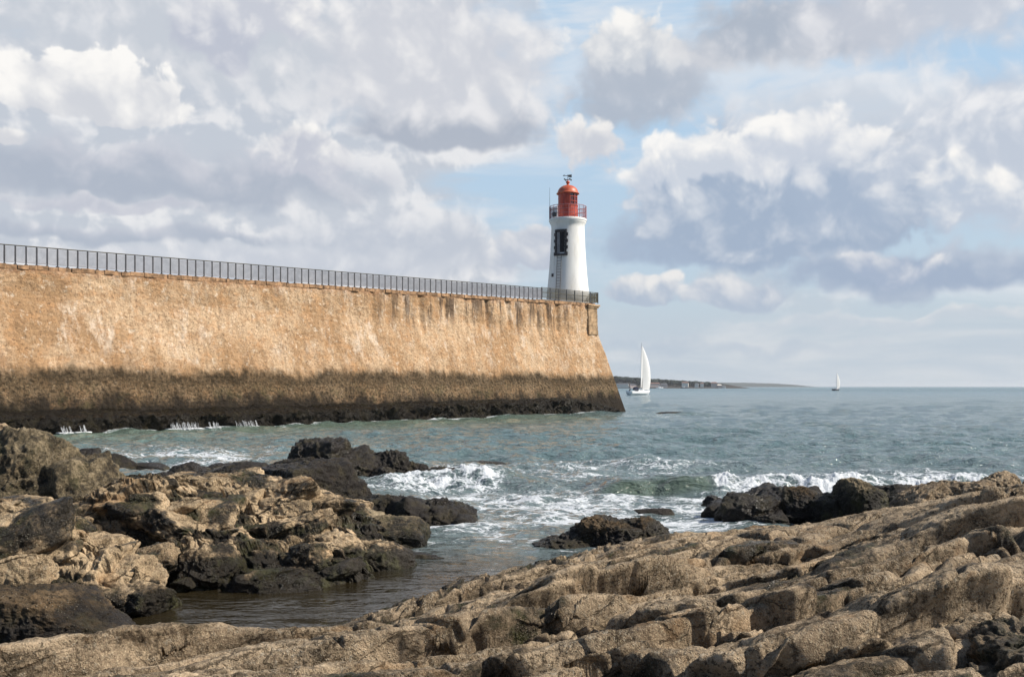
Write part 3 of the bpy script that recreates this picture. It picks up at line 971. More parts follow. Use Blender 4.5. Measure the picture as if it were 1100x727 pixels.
z0, z1 = px_z(276.5), px_z(249)
DM = Matrix.Rotation(DA - math.pi / 2 + math.pi, 4, 'Z')    # local -Y looks outward


def on_tower(x, out, z):
    """local door frame: x to the viewer's right, out = beyond the tower skin"""
    r = tower_r(z) + out
    a = DA + x / max(r, .1)
    return Vector((r * math.cos(a), r * math.sin(a), z)), a


sur = MB()
hh = z1 - z0
nq = 8
for k in range(nq):
    zc_ = z0 + (k + .5) * hh / nq
    wq = 0.34 if k % 2 == 0 else 0.22
    for sd in (-1, 1):
        p, a = on_tower(sd * (0.44 + wq / 2), 0.03, zc_)
        sur.box(p, (0.24, wq, hh / nq - .02), a, 0.02)
for zc_, hq, w_ in ((z1 - .14, .30, 1.3), (z0 + .08, .2, 1.42)):
    for k in range(5):
        p, a = on_tower((k - 2) * w_ / 5, 0.04, zc_)
        sur.box(p, (0.27, w_ / 5 + .01, hq), a, 0.015)
sur.build('door_surround', M_GRANITE, lh)
dr = MB()
for k in range(3):
    p, a = on_tower(0.02 + k * .16 - .02, 0.02, (z0 + z1) / 2)
    dr.box(p, (0.06, .165, hh - .35), a)
dr.build('doorway', M_DARK, lh)
dd = MB()
for k in range(2):
    p, a = on_tower(-.34 + k * .17, 0.035, (z0 + z1) / 2 - .03)
    dd.box(p, (0.07, .17, hh - .45), a)
dd.build('door', M_DOOR, lh)
ld = MB()
zz = 0.15
prev = None
while zz < z0 + .1:
    row = [on_tower(-.08 + sd * .24, 0.16, zz)[0] for sd in (-1, 1)]
    ld.tube(row[0], row[1], 0.022, n=6)
    if prev:
        for q in (0, 1): ld.tube(prev[q], row[q], 0.034, n=6)
    prev = row
    zz += 0.30
ld.build('ladder', plain('worn_iron_ladder', (0.14, 0.13, 0.13), .6, .3), lh)
vn = MB()
p, a = on_tower(-.98, 0.0, px_z(297))
vn.box(p, (0.1, .3, .34), a, 0.02)
vn.build('vent', M_GRANITE, lh)

# ------------------------------------------------------------------ the sea
def breaker(x, y):
    """two small waves turning over on the shore: height and white water"""
    h = np.zeros_like(x); fo = np.zeros_like(x); gl = np.zeros_like(x)
    wob = 0.5 * perlin(x * 0.35, y * 0.0 + 3, 0)
    for (xa, xb, yc, slope, A, fx0, fx1) in ((1.6, 13.5, 24.6, 0.09, 0.36, 4.9, 14.0), (-4.2, 1.2, 26.8, 0.16, 0.20, -4.2, 0.2)):
        w = sstep(xa, xa + 1.2, x) * sstep(xb, xb - 1.8, x)
        y0 = yc + slope * (x - xa) + wob * 0.6
        d = y - y0
        a = A * w * (1 - .5 * sstep(xa + 5.5, xa + 10, x)) * (0.8 + 0.35 * perlin(x * 0.8, 2, yc))
        prof = np.where(d < 0, np.exp(-(d / 0.34) ** 2), np.exp(-(d / 1.5) ** 2))
        h = h + a * prof
        fm = sstep(fx0 - .2, fx0 + .3, x) * sstep(fx1 + .2, fx1 - .6, x) * w
        fo = np.maximum(fo, fm * sstep(-1.3, -.4, d) * sstep(0.9, 0.1, d) * (0.66 + 0.8 * perlin(x * 1.1, y * 1.5, 4) + 0.4 * perlin(x * 3.1, y * 3.5, 14)))
        fo = np.maximum(fo, 0.55 * fm * sstep(-3.4, -1.0, d) * sstep(0.4, -.4, d))
        gl = np.maximum(gl, w * (1 - fm) * sstep(-.9, -.3, d) * sstep(.5, 0.0, d))
    return h, fo, gl


def sea_state(x, y):
    r = np.hypot(x, y)
    rs = np.random.RandomState(11)
    h = np.zeros_like(x)
    shelter = 0.35 + 0.65 * sstep(14, 30, y)
    pool = sstep(17.5, 13.5, y + 0.25 * (x + 2))            # the still tidal pool among the rocks
    shelter = shelter * (1 - 0.88 * pool)
    for i in range(64):
        lam = 0.35 * (14 / 0.35) ** (i / 63.0)
        th = R(-98) + rs.normal() * (0.75 if lam < 3 else 0.4)
        k = 2 * np.pi / lam
        amp = 0.0125 * lam ** 0.58 * rs.uniform(0.5, 1.2)
        dx, dy = math.cos(th), math.sin(th)
        keep = sstep(110 * lam ** 0.8, 45 * lam ** 0.8, r)
        ph = rs.uniform(0, 6.28)
        c = np.sin(k * (x * dx + y * dy) + ph + 0.6 * np.sin(0.23 * k * (x * dy - y * dx) + ph * 2))
        h += amp * keep * (c + 0.28 * (c * c - 0.5))
    h = h * shelter
    b, fo, gl = breaker(x, y)
    return h * 0.8 + b, fo, gl, pool


def build_sea():
    fine = np.linspace(R(-31), R(31), 1150)
    ang = np.r_[np.linspace(R(-100), R(-32), 24), fine, np.linspace(R(32), R(100), 24)]
    rr = [6.5]
    while rr[-1] < 11000:
        r = rr[-1]
        step = min(0.42 * r * r / (F * EYE), 0.10 + 0.0012 * r) if r < 60 else 0.55 * r * r / (F * EYE)
        rr.append(r + max(step, 0.012 * r ** 0.6))
        if rr[-1] > 2000: rr[-1] = r * 1.25
    rr = np.array(rr)
    A, RR = np.meshgrid(ang, rr, indexing='ij')
    X = RR * np.sin(A); Y = RR * np.cos(A)
    H, fo, gl, pool = sea_state(X, Y)
    # white water: broken lace where the sea works on the rocks (places surveyed on the plan)
    foam = fo.copy()
    n1 = fbm(X * 0.35, Y * 0.55, 3, 5); n2 = fbm(X * 1.3, Y * 2.0, 8, 4)
    for (px, py, ax, ay, k) in ((180, 492, 5.5, 7.0, 0.62), (150, 506, 2.5, 3.0, 0.55), (470, 515, 2.6, 4.2, 0.70), (450, 545, 1.4, 3.0, 0.40), (640, 505, 6.0, 6.0, 0.52),
                                (600, 540, 4.5, 6.0, 0.62), (690, 565, 3.0, 3.5, 0.66), (760, 545, 2.8, 3.2, 0.70), (540, 570, 2.4, 3.6, 0.50), (480, 575, 1.6, 3.0, .42), (920, 517, 6.0, 3.0, 0.55), (1010, 525, 3.0, 2.5, 0.6),
                                (690, 447, 7, 9, 0.42), (235, 520, 1.6, 2.4, 0.45), (430, 575, 1.2, 2.0, 0.3)):
        cx, cy, _ = gp(px, py, 0)
        g = np.exp(-((X - cx) / ax) ** 2 - ((Y - cy) / ay) ** 2)
        foam = np.maximum(foam, k * g * (0.85 + 0.9 * n1 + 0.5 * n2))
    # along the foot of the jetty
    dn = (X - TOP0[0]) * OUT[0] + (Y - TOP0[1]) * OUT[1]
    sa = (X - TOP0[0]) * DIR[0] + (Y - TOP0[1]) * DIR[1]
    led = np.interp(sa, LEDGE_S, LEDGE_W) + 2.0
    foam = np.maximum(foam, 0.62 * sstep(led + 1.2, led + 0.1, dn) * sstep(-0.25, 0.25, n1 + 0.25) * sstep(LEN + 2.5, LEN - 1, sa))
    # wash round the feet of the rocks
    for (cx, cy, rx, ry) in ROCK_FEET:
        m = (np.abs(X - cx) < 3 * rx + .6) & (np.abs(Y - cy) < 3 * ry + .6)
        if not m.any(): continue
        e = np.hypot((X[m] - cx) / (rx + .12), (Y[m] - cy) / (ry + .12))
        foam[m] = np.maximum(foam[m], .56 * np.exp(-((e - 1.12) / .26) ** 2) * (.75 + 1.3 * n2[m] + .8 * n1[m]))
    foam *= 0.84 * (1 - 0.9 * pool) * (1 - 0.85 * gl)
    chunk = foam * (0.5 + 0.5 * fbm(X * 3.0, Y * 3.0, 1, 4))
    H = H + 0.34 * fo * np.maximum(0, fbm(X * 1.8, Y * 2.2, 5, 5, gain=.65) + 0.12) + 0.015 * chunk
    # colour of the water itself: green shallows by the wall and on the wave faces, brown in the pool, blue out at sea
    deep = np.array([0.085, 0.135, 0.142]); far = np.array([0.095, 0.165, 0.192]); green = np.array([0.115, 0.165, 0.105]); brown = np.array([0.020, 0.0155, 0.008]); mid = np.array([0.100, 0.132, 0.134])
    c = np.broadcast_to(mid, X.shape + (3,)).copy()

    def over(f, col):
        nonlocal c
        c = c * (1 - f[..., None]) + col * f[..., None]
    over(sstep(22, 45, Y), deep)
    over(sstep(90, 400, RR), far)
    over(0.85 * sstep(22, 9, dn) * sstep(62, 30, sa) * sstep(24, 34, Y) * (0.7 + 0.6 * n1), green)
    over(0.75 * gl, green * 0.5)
    over(np.clip(pool * 1.0, 0, 1), brown)
    Z = H
    V = np.stack([X, Y, Z], -1).reshape(-1, 3)
    me = np_mesh('sea', V, grid_faces(len(ang), len(rr))[:, ::-1])
    fattr(me, 'foam', np.clip(foam, 0, 1.2))
    fattr(me, 'far', sstep(30, 900, RR))
    fattr(me, 'calm', pool)
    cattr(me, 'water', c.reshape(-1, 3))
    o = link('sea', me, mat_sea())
    tag(o, kind='structure')
    return o


def mat_sea():
    m, t = mat('sea_water')
    p = t.pos()
    wc = t.attr('water', 'Color')
    foam = t.attr('foam'); far = t.attr('far'); calm = t.attr('calm')
    # ripples, drawn out along the wave fronts
    ps = t.vm('MULTIPLY', p, (0.55, 1.0, 1.0))
    r1 = t.noise(ps, 5.0, 4, 0.6, 0.4)
    r2 = t.noise(ps, 1.3, 5, 0.6, 0.5)
    r3 = t.noise(t.vm('MULTIPLY', p, (1.0, 0.6, 1.0)), 0.24, 6, 0.65, 0.3)
    r4 = t.noise(t.vm('MULTIPLY', p, (0.4, 1.0, 1.0)), 0.6, 5, 0.65, 0.3)
    r2 = t.sub(1.0, t.m('ABSOLUTE', t.sub(t.mul(r2, 2.6), 1.3)))         # sharp little crests
    r4 = t.sub(1.0, t.m('ABSOLUTE', t.sub(t.mul(r4, 2.6), 1.3)))
    k = t.sub(1.0, t.mul(calm, 0.8))
    h = t.add(t.mul(t.mul(r1, 0.075), k), t.add(t.mul(t.add(t.mul(r2, 0.19), t.mul(r4, 0.22)), k), t.mul(t.mul(t.add(r3, t.mul(r4, 0.3)), 0.8), far)))
    nrm = t.bump(h, 1.0, 1.0)
    water = t.bsdf(wc, t.add(0.07, t.mul(far, 0.22)), 0.5, nrm, ior=1.333)
    # foam: lace at the edge of a patch, solid at its heart
    fv = t.vm('ADD', p, t.xyz(t.mul(t.noise(p, 1.1, 4), 0.7), t.mul(t.noise(t.vm('ADD', p, (4, 4, 4)), 1.1, 4), 0.7), 0.0))
    cell = t.voro(t.vm('MULTIPLY', fv, (0.8, 1.0, 0.4)), 2.6, 'DISTANCE_TO_EDGE', detail=2.0, rough=0.6)
    cell2 = t.voro(t.vm('MULTIPLY', fv, (0.8, 1.0, 0.4)), 7.5, 'DISTANCE_TO_EDGE', detail=1.0, rough=0.6)
    lace = t.add(t.mul(t.rng(cell, 0.16, 0.0), 0.7), t.mul(t.rng(cell2, 0.16, 0.0), 0.45))
    fn = t.noise(t.vm('MULTIPLY', p, (0.6, 1.2, 1)), 2.6, 8, 0.75)
    th = t.add(t.mul(lace, 0.38), t.mul(fn, 0.85))
    ff = t.rng(t.add(foam, t.mul(t.sub(th, 0.6), 1.15)), 0.46, 0.70)
    ff = t.mul(ff, t.rng(foam, 0.06, 0.22))
    fb = t.noise(p, 14.0, 5, 0.7)
    fcol = t.mix(t.rng(fb, 0.35, 0.7), (0.46, 0.50, 0.54), (0.76, 0.77, 0.78))
    fs = t.bsdf(fcol, 0.75, 0.2, t.bump(t.add(fb, fn), 0.7, 0.06))
    mx = t.n('ShaderNodeMixShader')
    t.put(mx.inputs[0], t.mul(ff, 0.94)); t.t.links.new(water, mx.inputs[1]); t.t.links.new(fs, mx.inputs[2])
    t.out(mx.outputs[0])
    return m


# ------------------------------------------------------------------ the black rock ledge at the foot of the wall
LEDGE_S = [-16, 0, 10, 20, 28, 38, 48, 56, 60, 64]
LEDGE_W = [5.6, 5.4, 5.2, 4.6, 3.6, 2.4, 1.2, 0.7, 0.6, 0.6]


def build_ledge():
    ns, nv = 1000, 110
    ss = np.linspace(S0 + 1, LEN + 2.0, ns)
    q = np.linspace(0, 1, nv)
    Sg, Qg = np.meshgrid(ss, q, indexing='ij')
    W = np.interp(Sg, LEDGE_S, LEDGE_W) + 0.5 * fbm(Sg * 0.18, 0, 3, 4)
    top = 0.62 + 0.35 * fbm(Sg * 0.15, 1, 9, 4) + 0.25 * sstep(20, 40, Sg)
    top = np.where(Sg > 50, top * (1 - 0.5 * sstep(50, 60, Sg)), top)
    # profile: q<.5 across the shelf, q>.5 down the lip
    top = top * sstep(LEN + 2.2, LEN - 2.5, Sg) - .5 * sstep(LEN - .5, LEN + 2.0, Sg)
    a = np.clip(Qg / 0.55, 0, 1); b = np.clip((Qg - 0.55) / 0.45, 0, 1)
    Z = top + 0.55 * (1 - a) ** 1.5 - b * (top + 0.8)
    D = -0.2 + a * (W + 0.2)
    # hollows under the lip, blocks and cracks
    F1, F2, v, ox, oy = worley(Sg * 0.55 + 0.3 * perlin(Sg * .7, Z, 3), D * 0.5 + Z * 0.9, 5)
    lump = (v[..., 0] - 0.5) * 0.8 * np.clip((F2 - F1) * 3, 0, 1)
    cave = sstep(0.10, 0.45, perlin(Sg * 0.22, 0.3, 2.0)) * sstep(12, 17, Sg) * sstep(46, 36, Sg)
    D = D + 1.3 * lump * a + 0.5 * fbm(Sg * 0.9, D * 0.9, Z, 5) * a + 0.2 * fbm(Sg * 3, D * 3, Z * 3, 3) * a - b * cave * 1.6 * np.sin(np.clip(b * 1.3, 0, 1) * np.pi)
    Z = Z + 0.5 * lump * a * (1 - b) + 0.34 * fbm(Sg * 1.2, D * 1.2, Z * 1.2, 5, ridged=True) * a + 0.22 * fbm(Sg * 3.2, D * 3.2, Z * 3.2, 4)
    X, Y = face_point(Sg, np.maximum(Z, 0.0) * 0 + 0.4, D)
    me = np_mesh('rock_ledge', np.stack([X, Y, Z], -1).reshape(-1, 3), grid_faces(ns, nv))
    fattr(me, 'weed', np.clip(1.02 - 0.12 * sstep(0.5, 1.5, Z) + 0.5 * fbm(Sg * .3, D * .5, 2, 4) * 0.5, 0, 1.2))
    o = link('rock_ledge', me, M_LEDGE)
    tag(o, 'low black weed-covered rock ledge along the foot of the tall stone jetty wall', 'rock ledge')
    return o


M_LEDGE = mat_rock('black_ledge_rock', dry=(0.10, 0.07, 0.04), dry2=(0.05, 0.036, 0.022), wet=(0.010, 0.008, 0.0055), green=(0.020, 0.016, 0.008), speck=0.2, scale=0.35, bumpk=0.8, orange=0, gloss=0.12)
ledge = build_ledge()

# runoff spilling over the lip of the ledge: thin falling threads
M_FOAM, _t = mat('falling_water')
_t.out(_t.bsdf(_t.mix(_t.noise(_t.pos(), 6, 5), (0.42, 0.45, 0.48), (0.7, 0.7, 0.7)), 0.5, 0.4))


_CS = np.arange(S0, 30, 0.05)
_CW = np.interp(_CS, LEDGE_S, LEDGE_W) + 0.5 * fbm(_CS * 0.18, 0, 3, 4)


def cascade(pxs, label):
    rnd = random.Random(int(pxs[0]))
    b = MB()
    origin = None
    for px in pxs:
        XX, YY = face_point(_CS, 0.4, _CW + 0.55)       # the lip of the ledge on this bearing
        i = int(np.argmin(np.abs(XX / YY - (px - 550) / F)))
        X, Y = float(XX[i]), float(YY[i])
        if origin is None:
            origin = Vector((X, Y, 0))
        for j in range(rnd.randint(4, 8)):
            xx = X + DIR[0] * rnd.uniform(-.25, .25) + OUT[0] * rnd.uniform(-.1, .3); yy = Y + DIR[1] * rnd.uniform(-.25, .25) + OUT[1] * rnd.uniform(-.1, .3)
            zt_ = rnd.uniform(.26, .46); prev = Vector((xx, yy, zt_)) - origin
            r = rnd.uniform(.004, .012)
            for q in range(4):
                nx = Vector((xx + OUT[0] * 0.05 * (q + 1) ** 1.3 + rnd.uniform(-.03, .03), yy + OUT[1] * 0.05 * (q + 1) ** 1.3, zt_ - (q + 1) * (zt_ + .05) / 4)) - origin
                b.tube(prev, nx, r * (1 + .18 * q), r * (1 + .18 * (q + 1)), n=4)
                prev = nx
    # the line of white where they strike the sea
    feet = []
    for px in pxs:
        i = int(np.argmin(np.abs(XX / YY - (px - 550) / F)))
        feet.append(Vector((float(XX[i]) + OUT[0] * .3, float(YY[i]) + OUT[1] * .3, .03)) - origin)
    feet = [feet[0] - Vector((*DIR, 0)) * .35] + feet + [feet[-1] + Vector((*DIR, 0)) * .35]
    for p0, p1 in zip(feet[:-1], feet[1:]):
        b.tube(p0, p1, .035, .03, n=6)
        for q in (0.2, .5, .8):
            c0 = p0.lerp(p1, q)
            b.tube(c0 - Vector((OUT[0], OUT[1], 0)) * .55, c0, .03, .05, n=5)
    o = b.build('water_cascade', M_FOAM, None, smooth=True)
    o.location = origin
    tag(o, label, 'cascade', 'threads of runoff spilling over the black ledge')
    return o


cascade([184, 189, 193, 197, 201, 205, 209], 'widest curtain of white runoff threads spilling over the black ledge under the jetty wall')
cascade([227, 229, 230], 'single narrow thread of white runoff between two wider spills over the black ledge')
cascade([257, 260, 264, 268, 271], 'forked white runoff spilling over the black ledge, farthest along the wall from the left rocks')
cascade([68, 70], 'thin white runoff thread falling from the ledge just beyond the big barnacled rock')
cascade([86, 90], 'thin white runoff thread falling from the ledge, second from the left rocks')

# ------------------------------------------------------------------ shore rocks
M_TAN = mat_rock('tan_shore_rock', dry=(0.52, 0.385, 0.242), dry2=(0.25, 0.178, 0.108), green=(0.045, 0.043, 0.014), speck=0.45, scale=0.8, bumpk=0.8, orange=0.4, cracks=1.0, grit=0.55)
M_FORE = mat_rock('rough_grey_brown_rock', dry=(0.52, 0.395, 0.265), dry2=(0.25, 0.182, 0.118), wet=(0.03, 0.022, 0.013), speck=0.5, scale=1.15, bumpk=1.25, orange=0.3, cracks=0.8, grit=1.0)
M_WEED = mat_rock('black_weed_rock', dry=(0.15, 0.105, 0.062), dry2=(0.07, 0.05, 0.03), wet=(0.014, 0.010, 0.007), green=(0.034, 0.026, 0.010), speck=0.4, scale=0.8, orange=0.1)
M_BARN = mat_rock('barnacled_rock', dry=(0.38, 0.30, 0.19), dry2=(0.20, 0.155, 0.09), wet=(0.018, 0.014, 0.009), green=(0.055, 0.05, 0.018), speck=0.85, scale=0.9, bumpk=1.4, orange=0.1, grit=0.8)


ROCK_FEET = []


def fan_patch(a0, a1, r0, r1, na, nr, pw=1.5):
    """vertex layout for a stretch of shore, finer where it lies nearer the path"""
    ang = np.linspace(a0, a1, na)
    t = np.linspace(0, 1, nr)
    r = (r0 ** (1 - pw) + t * (r1 ** (1 - pw) - r0 ** (1 - pw))) ** (1 / (1 - pw))
    A, RR = np.meshgrid(ang, r, indexing='ij')
    return RR * np.sin(A), RR * np.cos(A)


def lumps(x, y, L):
    """overlapping rounded whalebacks; each (x0,y0,x1,y1,half width,height,front fraction)"""
    h = np.zeros_like(x)
    for (xa, ya, xb, yb, w, amp, ff) in L:
        dx, dy = xb - xa, yb - ya
        ln = math.hypot(dx, dy) + 1e-6
        dx, dy = dx / ln, dy / ln
        if dx < 0: dx, dy, xa, ya = -dx, -dy, xb, yb
        u = (x - xa) * dx + (y - ya) * dy
        v = -(x - xa) * dy + (y - ya) * dx          # > 0 beyond the crest
        over = np.maximum(0, np.maximum(-u, u - ln))
        wv = np.where(v < 0, w * ff, w * 1.5)
        q2 = (v / wv) ** 2 + (over / (w * 0.9)) ** 2
        h = np.maximum(h, amp * np.clip(1 - q2, 0, 1) ** 0.55)
    return h


def build_foreshore():
    ctrl = []
    for px, py, z in ((150, 668, -.35), (220, 662, -.3), (300, 655, -.3), (360, 652, -.2), (372, 660, 0.0), (420, 645, .02), (480, 628, .02), (560, 605, .05), (620, 590, .08),
                      (0, 712, .22), (100, 687, .26), (180, 678, .27), (300, 672, .26), (385, 677, .22), (430, 690, .25),
                      (450, 655, .26), (540, 630, .32), (640, 612, .42), (700, 577, .55), (760, 567, .66), (800, 563, .72), (870, 558, .80), (930, 549, .90), (1000, 540, 1.02), (1060, 541, 1.10),
                      (0, 740, .50), (150, 727, .58), (300, 727, .60), (450, 727, .66), (600, 727, .76), (750, 727, .86), (900, 727, .98), (1050, 727, 1.02), (1150, 727, 1.05),
                      (600, 650, .45), (750, 640, .62), (900, 620, .82), (1050, 600, 1.05), (600, 690, .60), (760, 680, .74), (920, 660, .90), (1040, 640, 1.02), (1120, 620, 1.1), (1120, 560, 1.15)):
        ctrl.append(gp(px, py, z))
    ctrl += [(2.5, 17.2, -.35), (4.5, 17.3, -.3), (6.8, 17.2, -.1), (9.5, 17.0, .3), (-.4, 15.6, -.4), (-1.8, 13.4, -.4), (-3.2, 11.9, -.45), (-5.6, 10.6, -.3), (0.8, 17.0, -.5),
             (9, 13, 1.35), (8, 9, 1.4), (0, 2.5, .95), (3, 2.5, 1.1), (-3, 3, .75), (6, 4, 1.4)]
    base = thin_plate(ctrl, 0.02)
    X, Y = fan_patch(R(-36), R(40), 3.2, 17.6, 1300, 900, 1.35)

    def seg(pa, pb, za, zb, w, amp, ff=0.35):
        a = gp(pa[0], pa[1], za); b = gp(pb[0], pb[1], zb)
        return (a[0], a[1], b[0], b[1], w, amp, ff)
    L = [seg((430, 682), (598, 650), .40, .60, .34, .26, .45), seg((404, 674), (495, 660), .36, .42, .22, .20), seg((330, 680), (405, 682), .4, .36, .34, .18, .7),
         seg((428, 703), (460, 693), .45, .45, .30, .22, .6), seg((488, 692), (502, 688), .5, .5, .13, .14, .8), seg((460, 712), (600, 700), .55, .66, .30, .14),
         seg((618, 616), (806, 600), .60, .82, .55, .36, .5), seg((800, 583), (843, 588), .82, .86, .34, .24, .4), seg((690, 585), (780, 580), .55, .72, .5, .12, .6),
         seg((622, 678), (706, 666), .75, .85, .40, .34, .45), seg((716, 684), (778, 692), .8, .85, .20, .18, .5), seg((640, 708), (770, 712), .85, .95, .26, .22, .5),
         seg((720, 655), (800, 647), .78, .88, .30, .16, .45), seg((778, 663), (838, 660), .88, .95, .24, .28, .6), seg((700, 640), (760, 632), .65, .72, .25, .10),
         seg((862, 640), (975, 632), .95, 1.08, .40, .22, .5), seg((975, 632), (1048, 686), 1.08, 1.05, .34, .24, .5), seg((820, 712), (900, 705), .95, 1.0, .32, .26, .5),
         seg((880, 664), (960, 672), .95, 1.0, .22, .14, .5), seg((960, 672), (1000, 715), 1.0, 1.0, .24, .16, .5), seg((800, 622), (900, 606), .80, .95, .30, .16, .4), seg((850, 598), (935, 584), .85, 1.0, .26, .18, .4),
         seg((900, 620), (985, 596), .9, 1.1, .28, .18, .45), seg((925, 583), (985, 573), 1.0, 1.1, .30, .16, .4), seg((1020, 552), (1085, 572), 1.2, 1.25, .70, .34, .6), seg((985, 598), (1090, 592), 1.1, 1.25, .55, .26, .5),
         seg((1000, 612), (1060, 640), 1.1, 1.1, .5, .14, .5), seg((560, 640), (640, 622), .35, .5, .22, .14), seg((480, 640), (580, 618), .2, .32, .18, .10, .5), seg((100, 690), (200, 680), .42, .44, .35, .10, .6),
         seg((0, 716), (110, 690), .42, .42, .20, .16, .5), seg((170, 712), (300, 690), .55, .5, .30, .12, .5), seg((560, 722), (640, 716), .8, .85, .2, .16)]
    rs = np.random.RandomState(5)
    for i in range(70):                                        # smaller folds everywhere
        x, y = rs.uniform(-5, 10), rs.uniform(3.2, 16.5)
        th = R(rs.normal(38, 18)); ln = rs.uniform(.25, 1.5)
        w = rs.uniform(.06, .24) * (0.7 + y * 0.04)
        L.append((x, y, x + ln * math.cos(th), y + ln * math.sin(th), w, w * rs.uniform(.22, .5), rs.uniform(.4, .8)))
    B = base(X, Y) - .14 * sstep(11.0, 13.5, Y) * sstep(6.0, 3.8, X) - .08 * sstep(-.2, -1.6, X) * sstep(8.0, 9.4, Y)
    wx = 0.16 * fbm(X * 1.1, Y * 1.1, 2, 4) + 0.04 * fbm(X * 5, Y * 5, 2, 3); wy = 0.16 * fbm(X * 1.1, Y * 1.1, 12, 4) + 0.04 * fbm(X * 5, Y * 5, 12, 3)
    H = lumps(X + wx, Y + wy, L)
    # long slabs of the grain sweeping up from lower left to upper right, lapping over one another
    S = np.zeros_like(X); CR = np.zeros_like(X)
    for (th, sp, amp0, bend, wob, sd) in ((R(30), 1.05, .36, .07, .42, 61), (R(36), .46, .12, .09, .25, 63)):
        w = -X * math.sin(th) + Y * math.cos(th) + bend * np.maximum(0, X - 1.2) ** 2 + wob * fbm(X * .40, Y * .40, sd, 3) + .35 * wx
        u = X * math.cos(th) + Y * math.sin(th)
        q = w / sp
        k = np.floor(q); fr = q - k
        am = amp0 * np.clip(.45 + 1.6 * perlin(u * .30, k * 1.7, sd + .5), .05, 1.1) * (1 - .55 * sstep(11.5, 14, Y))
        S += am * np.sin(np.minimum(1, fr / .22) * np.pi / 2) ** .75 * np.cos(np.maximum(0, (fr - .22) / .78) * np.pi / 2) ** 1.1
        CR += am * 1.05 * (np.exp(-(fr / .045) ** 2) + np.exp(-((fr - 1.) / .04) ** 2))
    H = np.maximum(H * .75, 0) * (1 - sstep(.0, .25, S) * .4) + S
    B = B - CR
    H = H * (.30 + .70 * sstep(.10, .55, B)) * (1 - .75 * sstep(-.6, -2.0, X) * sstep(7.8, 9.2, Y))
    # fractured cobbly shelf by the water (where the rock steps down to the shore)
    shelf = sstep(0.42, 0.22, B + 0.12 * fbm(X * .8, Y * .8, 7, 3)) * sstep(-2.2, -0.6, X)
    F1, F2, v, ox, oy = worley((X * .8 + Y * .6) * 3.4 + wx * 2, (-X * .6 + Y * .8) * 5.2 + wy * 2, 2)
    blocks = (v[..., 0] - .3) * .13 + .05 * (v[..., 1] - .5) * ox * 4
    blocks = blocks * np.clip((F2 - F1) * 5, 0, 1) - .05 * np.clip(1 - (F2 - F1) * 6, 0, 1)
    Z = B + H * (1 - 0.45 * shelf) + blocks * shelf
    Z += 0.060 * fbm(X * 1.6, Y * 2.2, 5, 5) + 0.022 * fbm(X * 7, Y * 7, 5, 4, gain=.62)
    for (sc, a, sd) in ((3.2, .026, 51), (9.0, .015, 53), (24.0, .010, 55)):
        F1, F2, v, ox, oy = worley((X * .8 + Y * .6) * sc * .75 + wx * sc * .5, (-X * .6 + Y * .8) * sc * 1.2 + wy * sc * .5, sd)
        Z += a * ((v[..., 0] - .4) * .5 + .8 * (.55 - F1)) * (.35 + 1.3 * sstep(-.2, .3, fbm(X * 1.2, Y * 1.2, sd, 3)))
    # cracks running with the grain
    for (ca, sa, k1, k2, dep, wd, sd) in ((.80, .60, .22, .95, .20, .030, 44), (.72, .69, .35, 2.1, .10, .035, 45), (.96, -.28, .3, 1.1, .12, .022, 46)):
        u = X * ca + Y * sa; w = -X * sa + Y * ca
        cr = np.abs(perlin(u * k1 + .3 * wx, w * k2 + 1.5 * wy, sd))
        Z -= dep * np.exp(-(cr / wd) ** 2) * sstep(.2, .5, B) * sstep(-.15, .15, perlin(u * .5, w * .5, sd + 7))
    # the long dark cleft on the far right
    cx, cy, _ = gp(1097, 630, 1.05)
    Z -= 0.55 * np.exp(-(((X - cx) - .12 * (Y - cy)) / .10) ** 2 - ((Y - cy) / .75) ** 2)
    # undercut the fronts: crowns lean out towards the shore path
    X2 = X + 0.08 * H; Y2 = Y - 1.05 * H
    weed = np.clip(sstep(.34, .02, Z + .12 * fbm(X * 2, Y * 2, 9, 4)) * 1.0, 0, 1)
    g1 = X * .8 + Y * .6; g2 = -X * .6 + Y * .8
    weed = np.maximum(weed, 0.60 * sstep(-.02, .28, fbm(g1 * .55 + wx, g2 * 1.5 + wy, 21, 5)))
    me = np_mesh('bedrock', np.stack([X2, Y2, Z], -1).reshape(-1, 3), grid_faces(*X.shape)[:, ::-1])
    fattr(me, 'weed', weed)
    o = link('whaleback_rock', me, M_FORE)
    tag(o, 'broad folded grey-brown whaleback of bare rock filling the right foreground', 'rock outcrop')
    return o


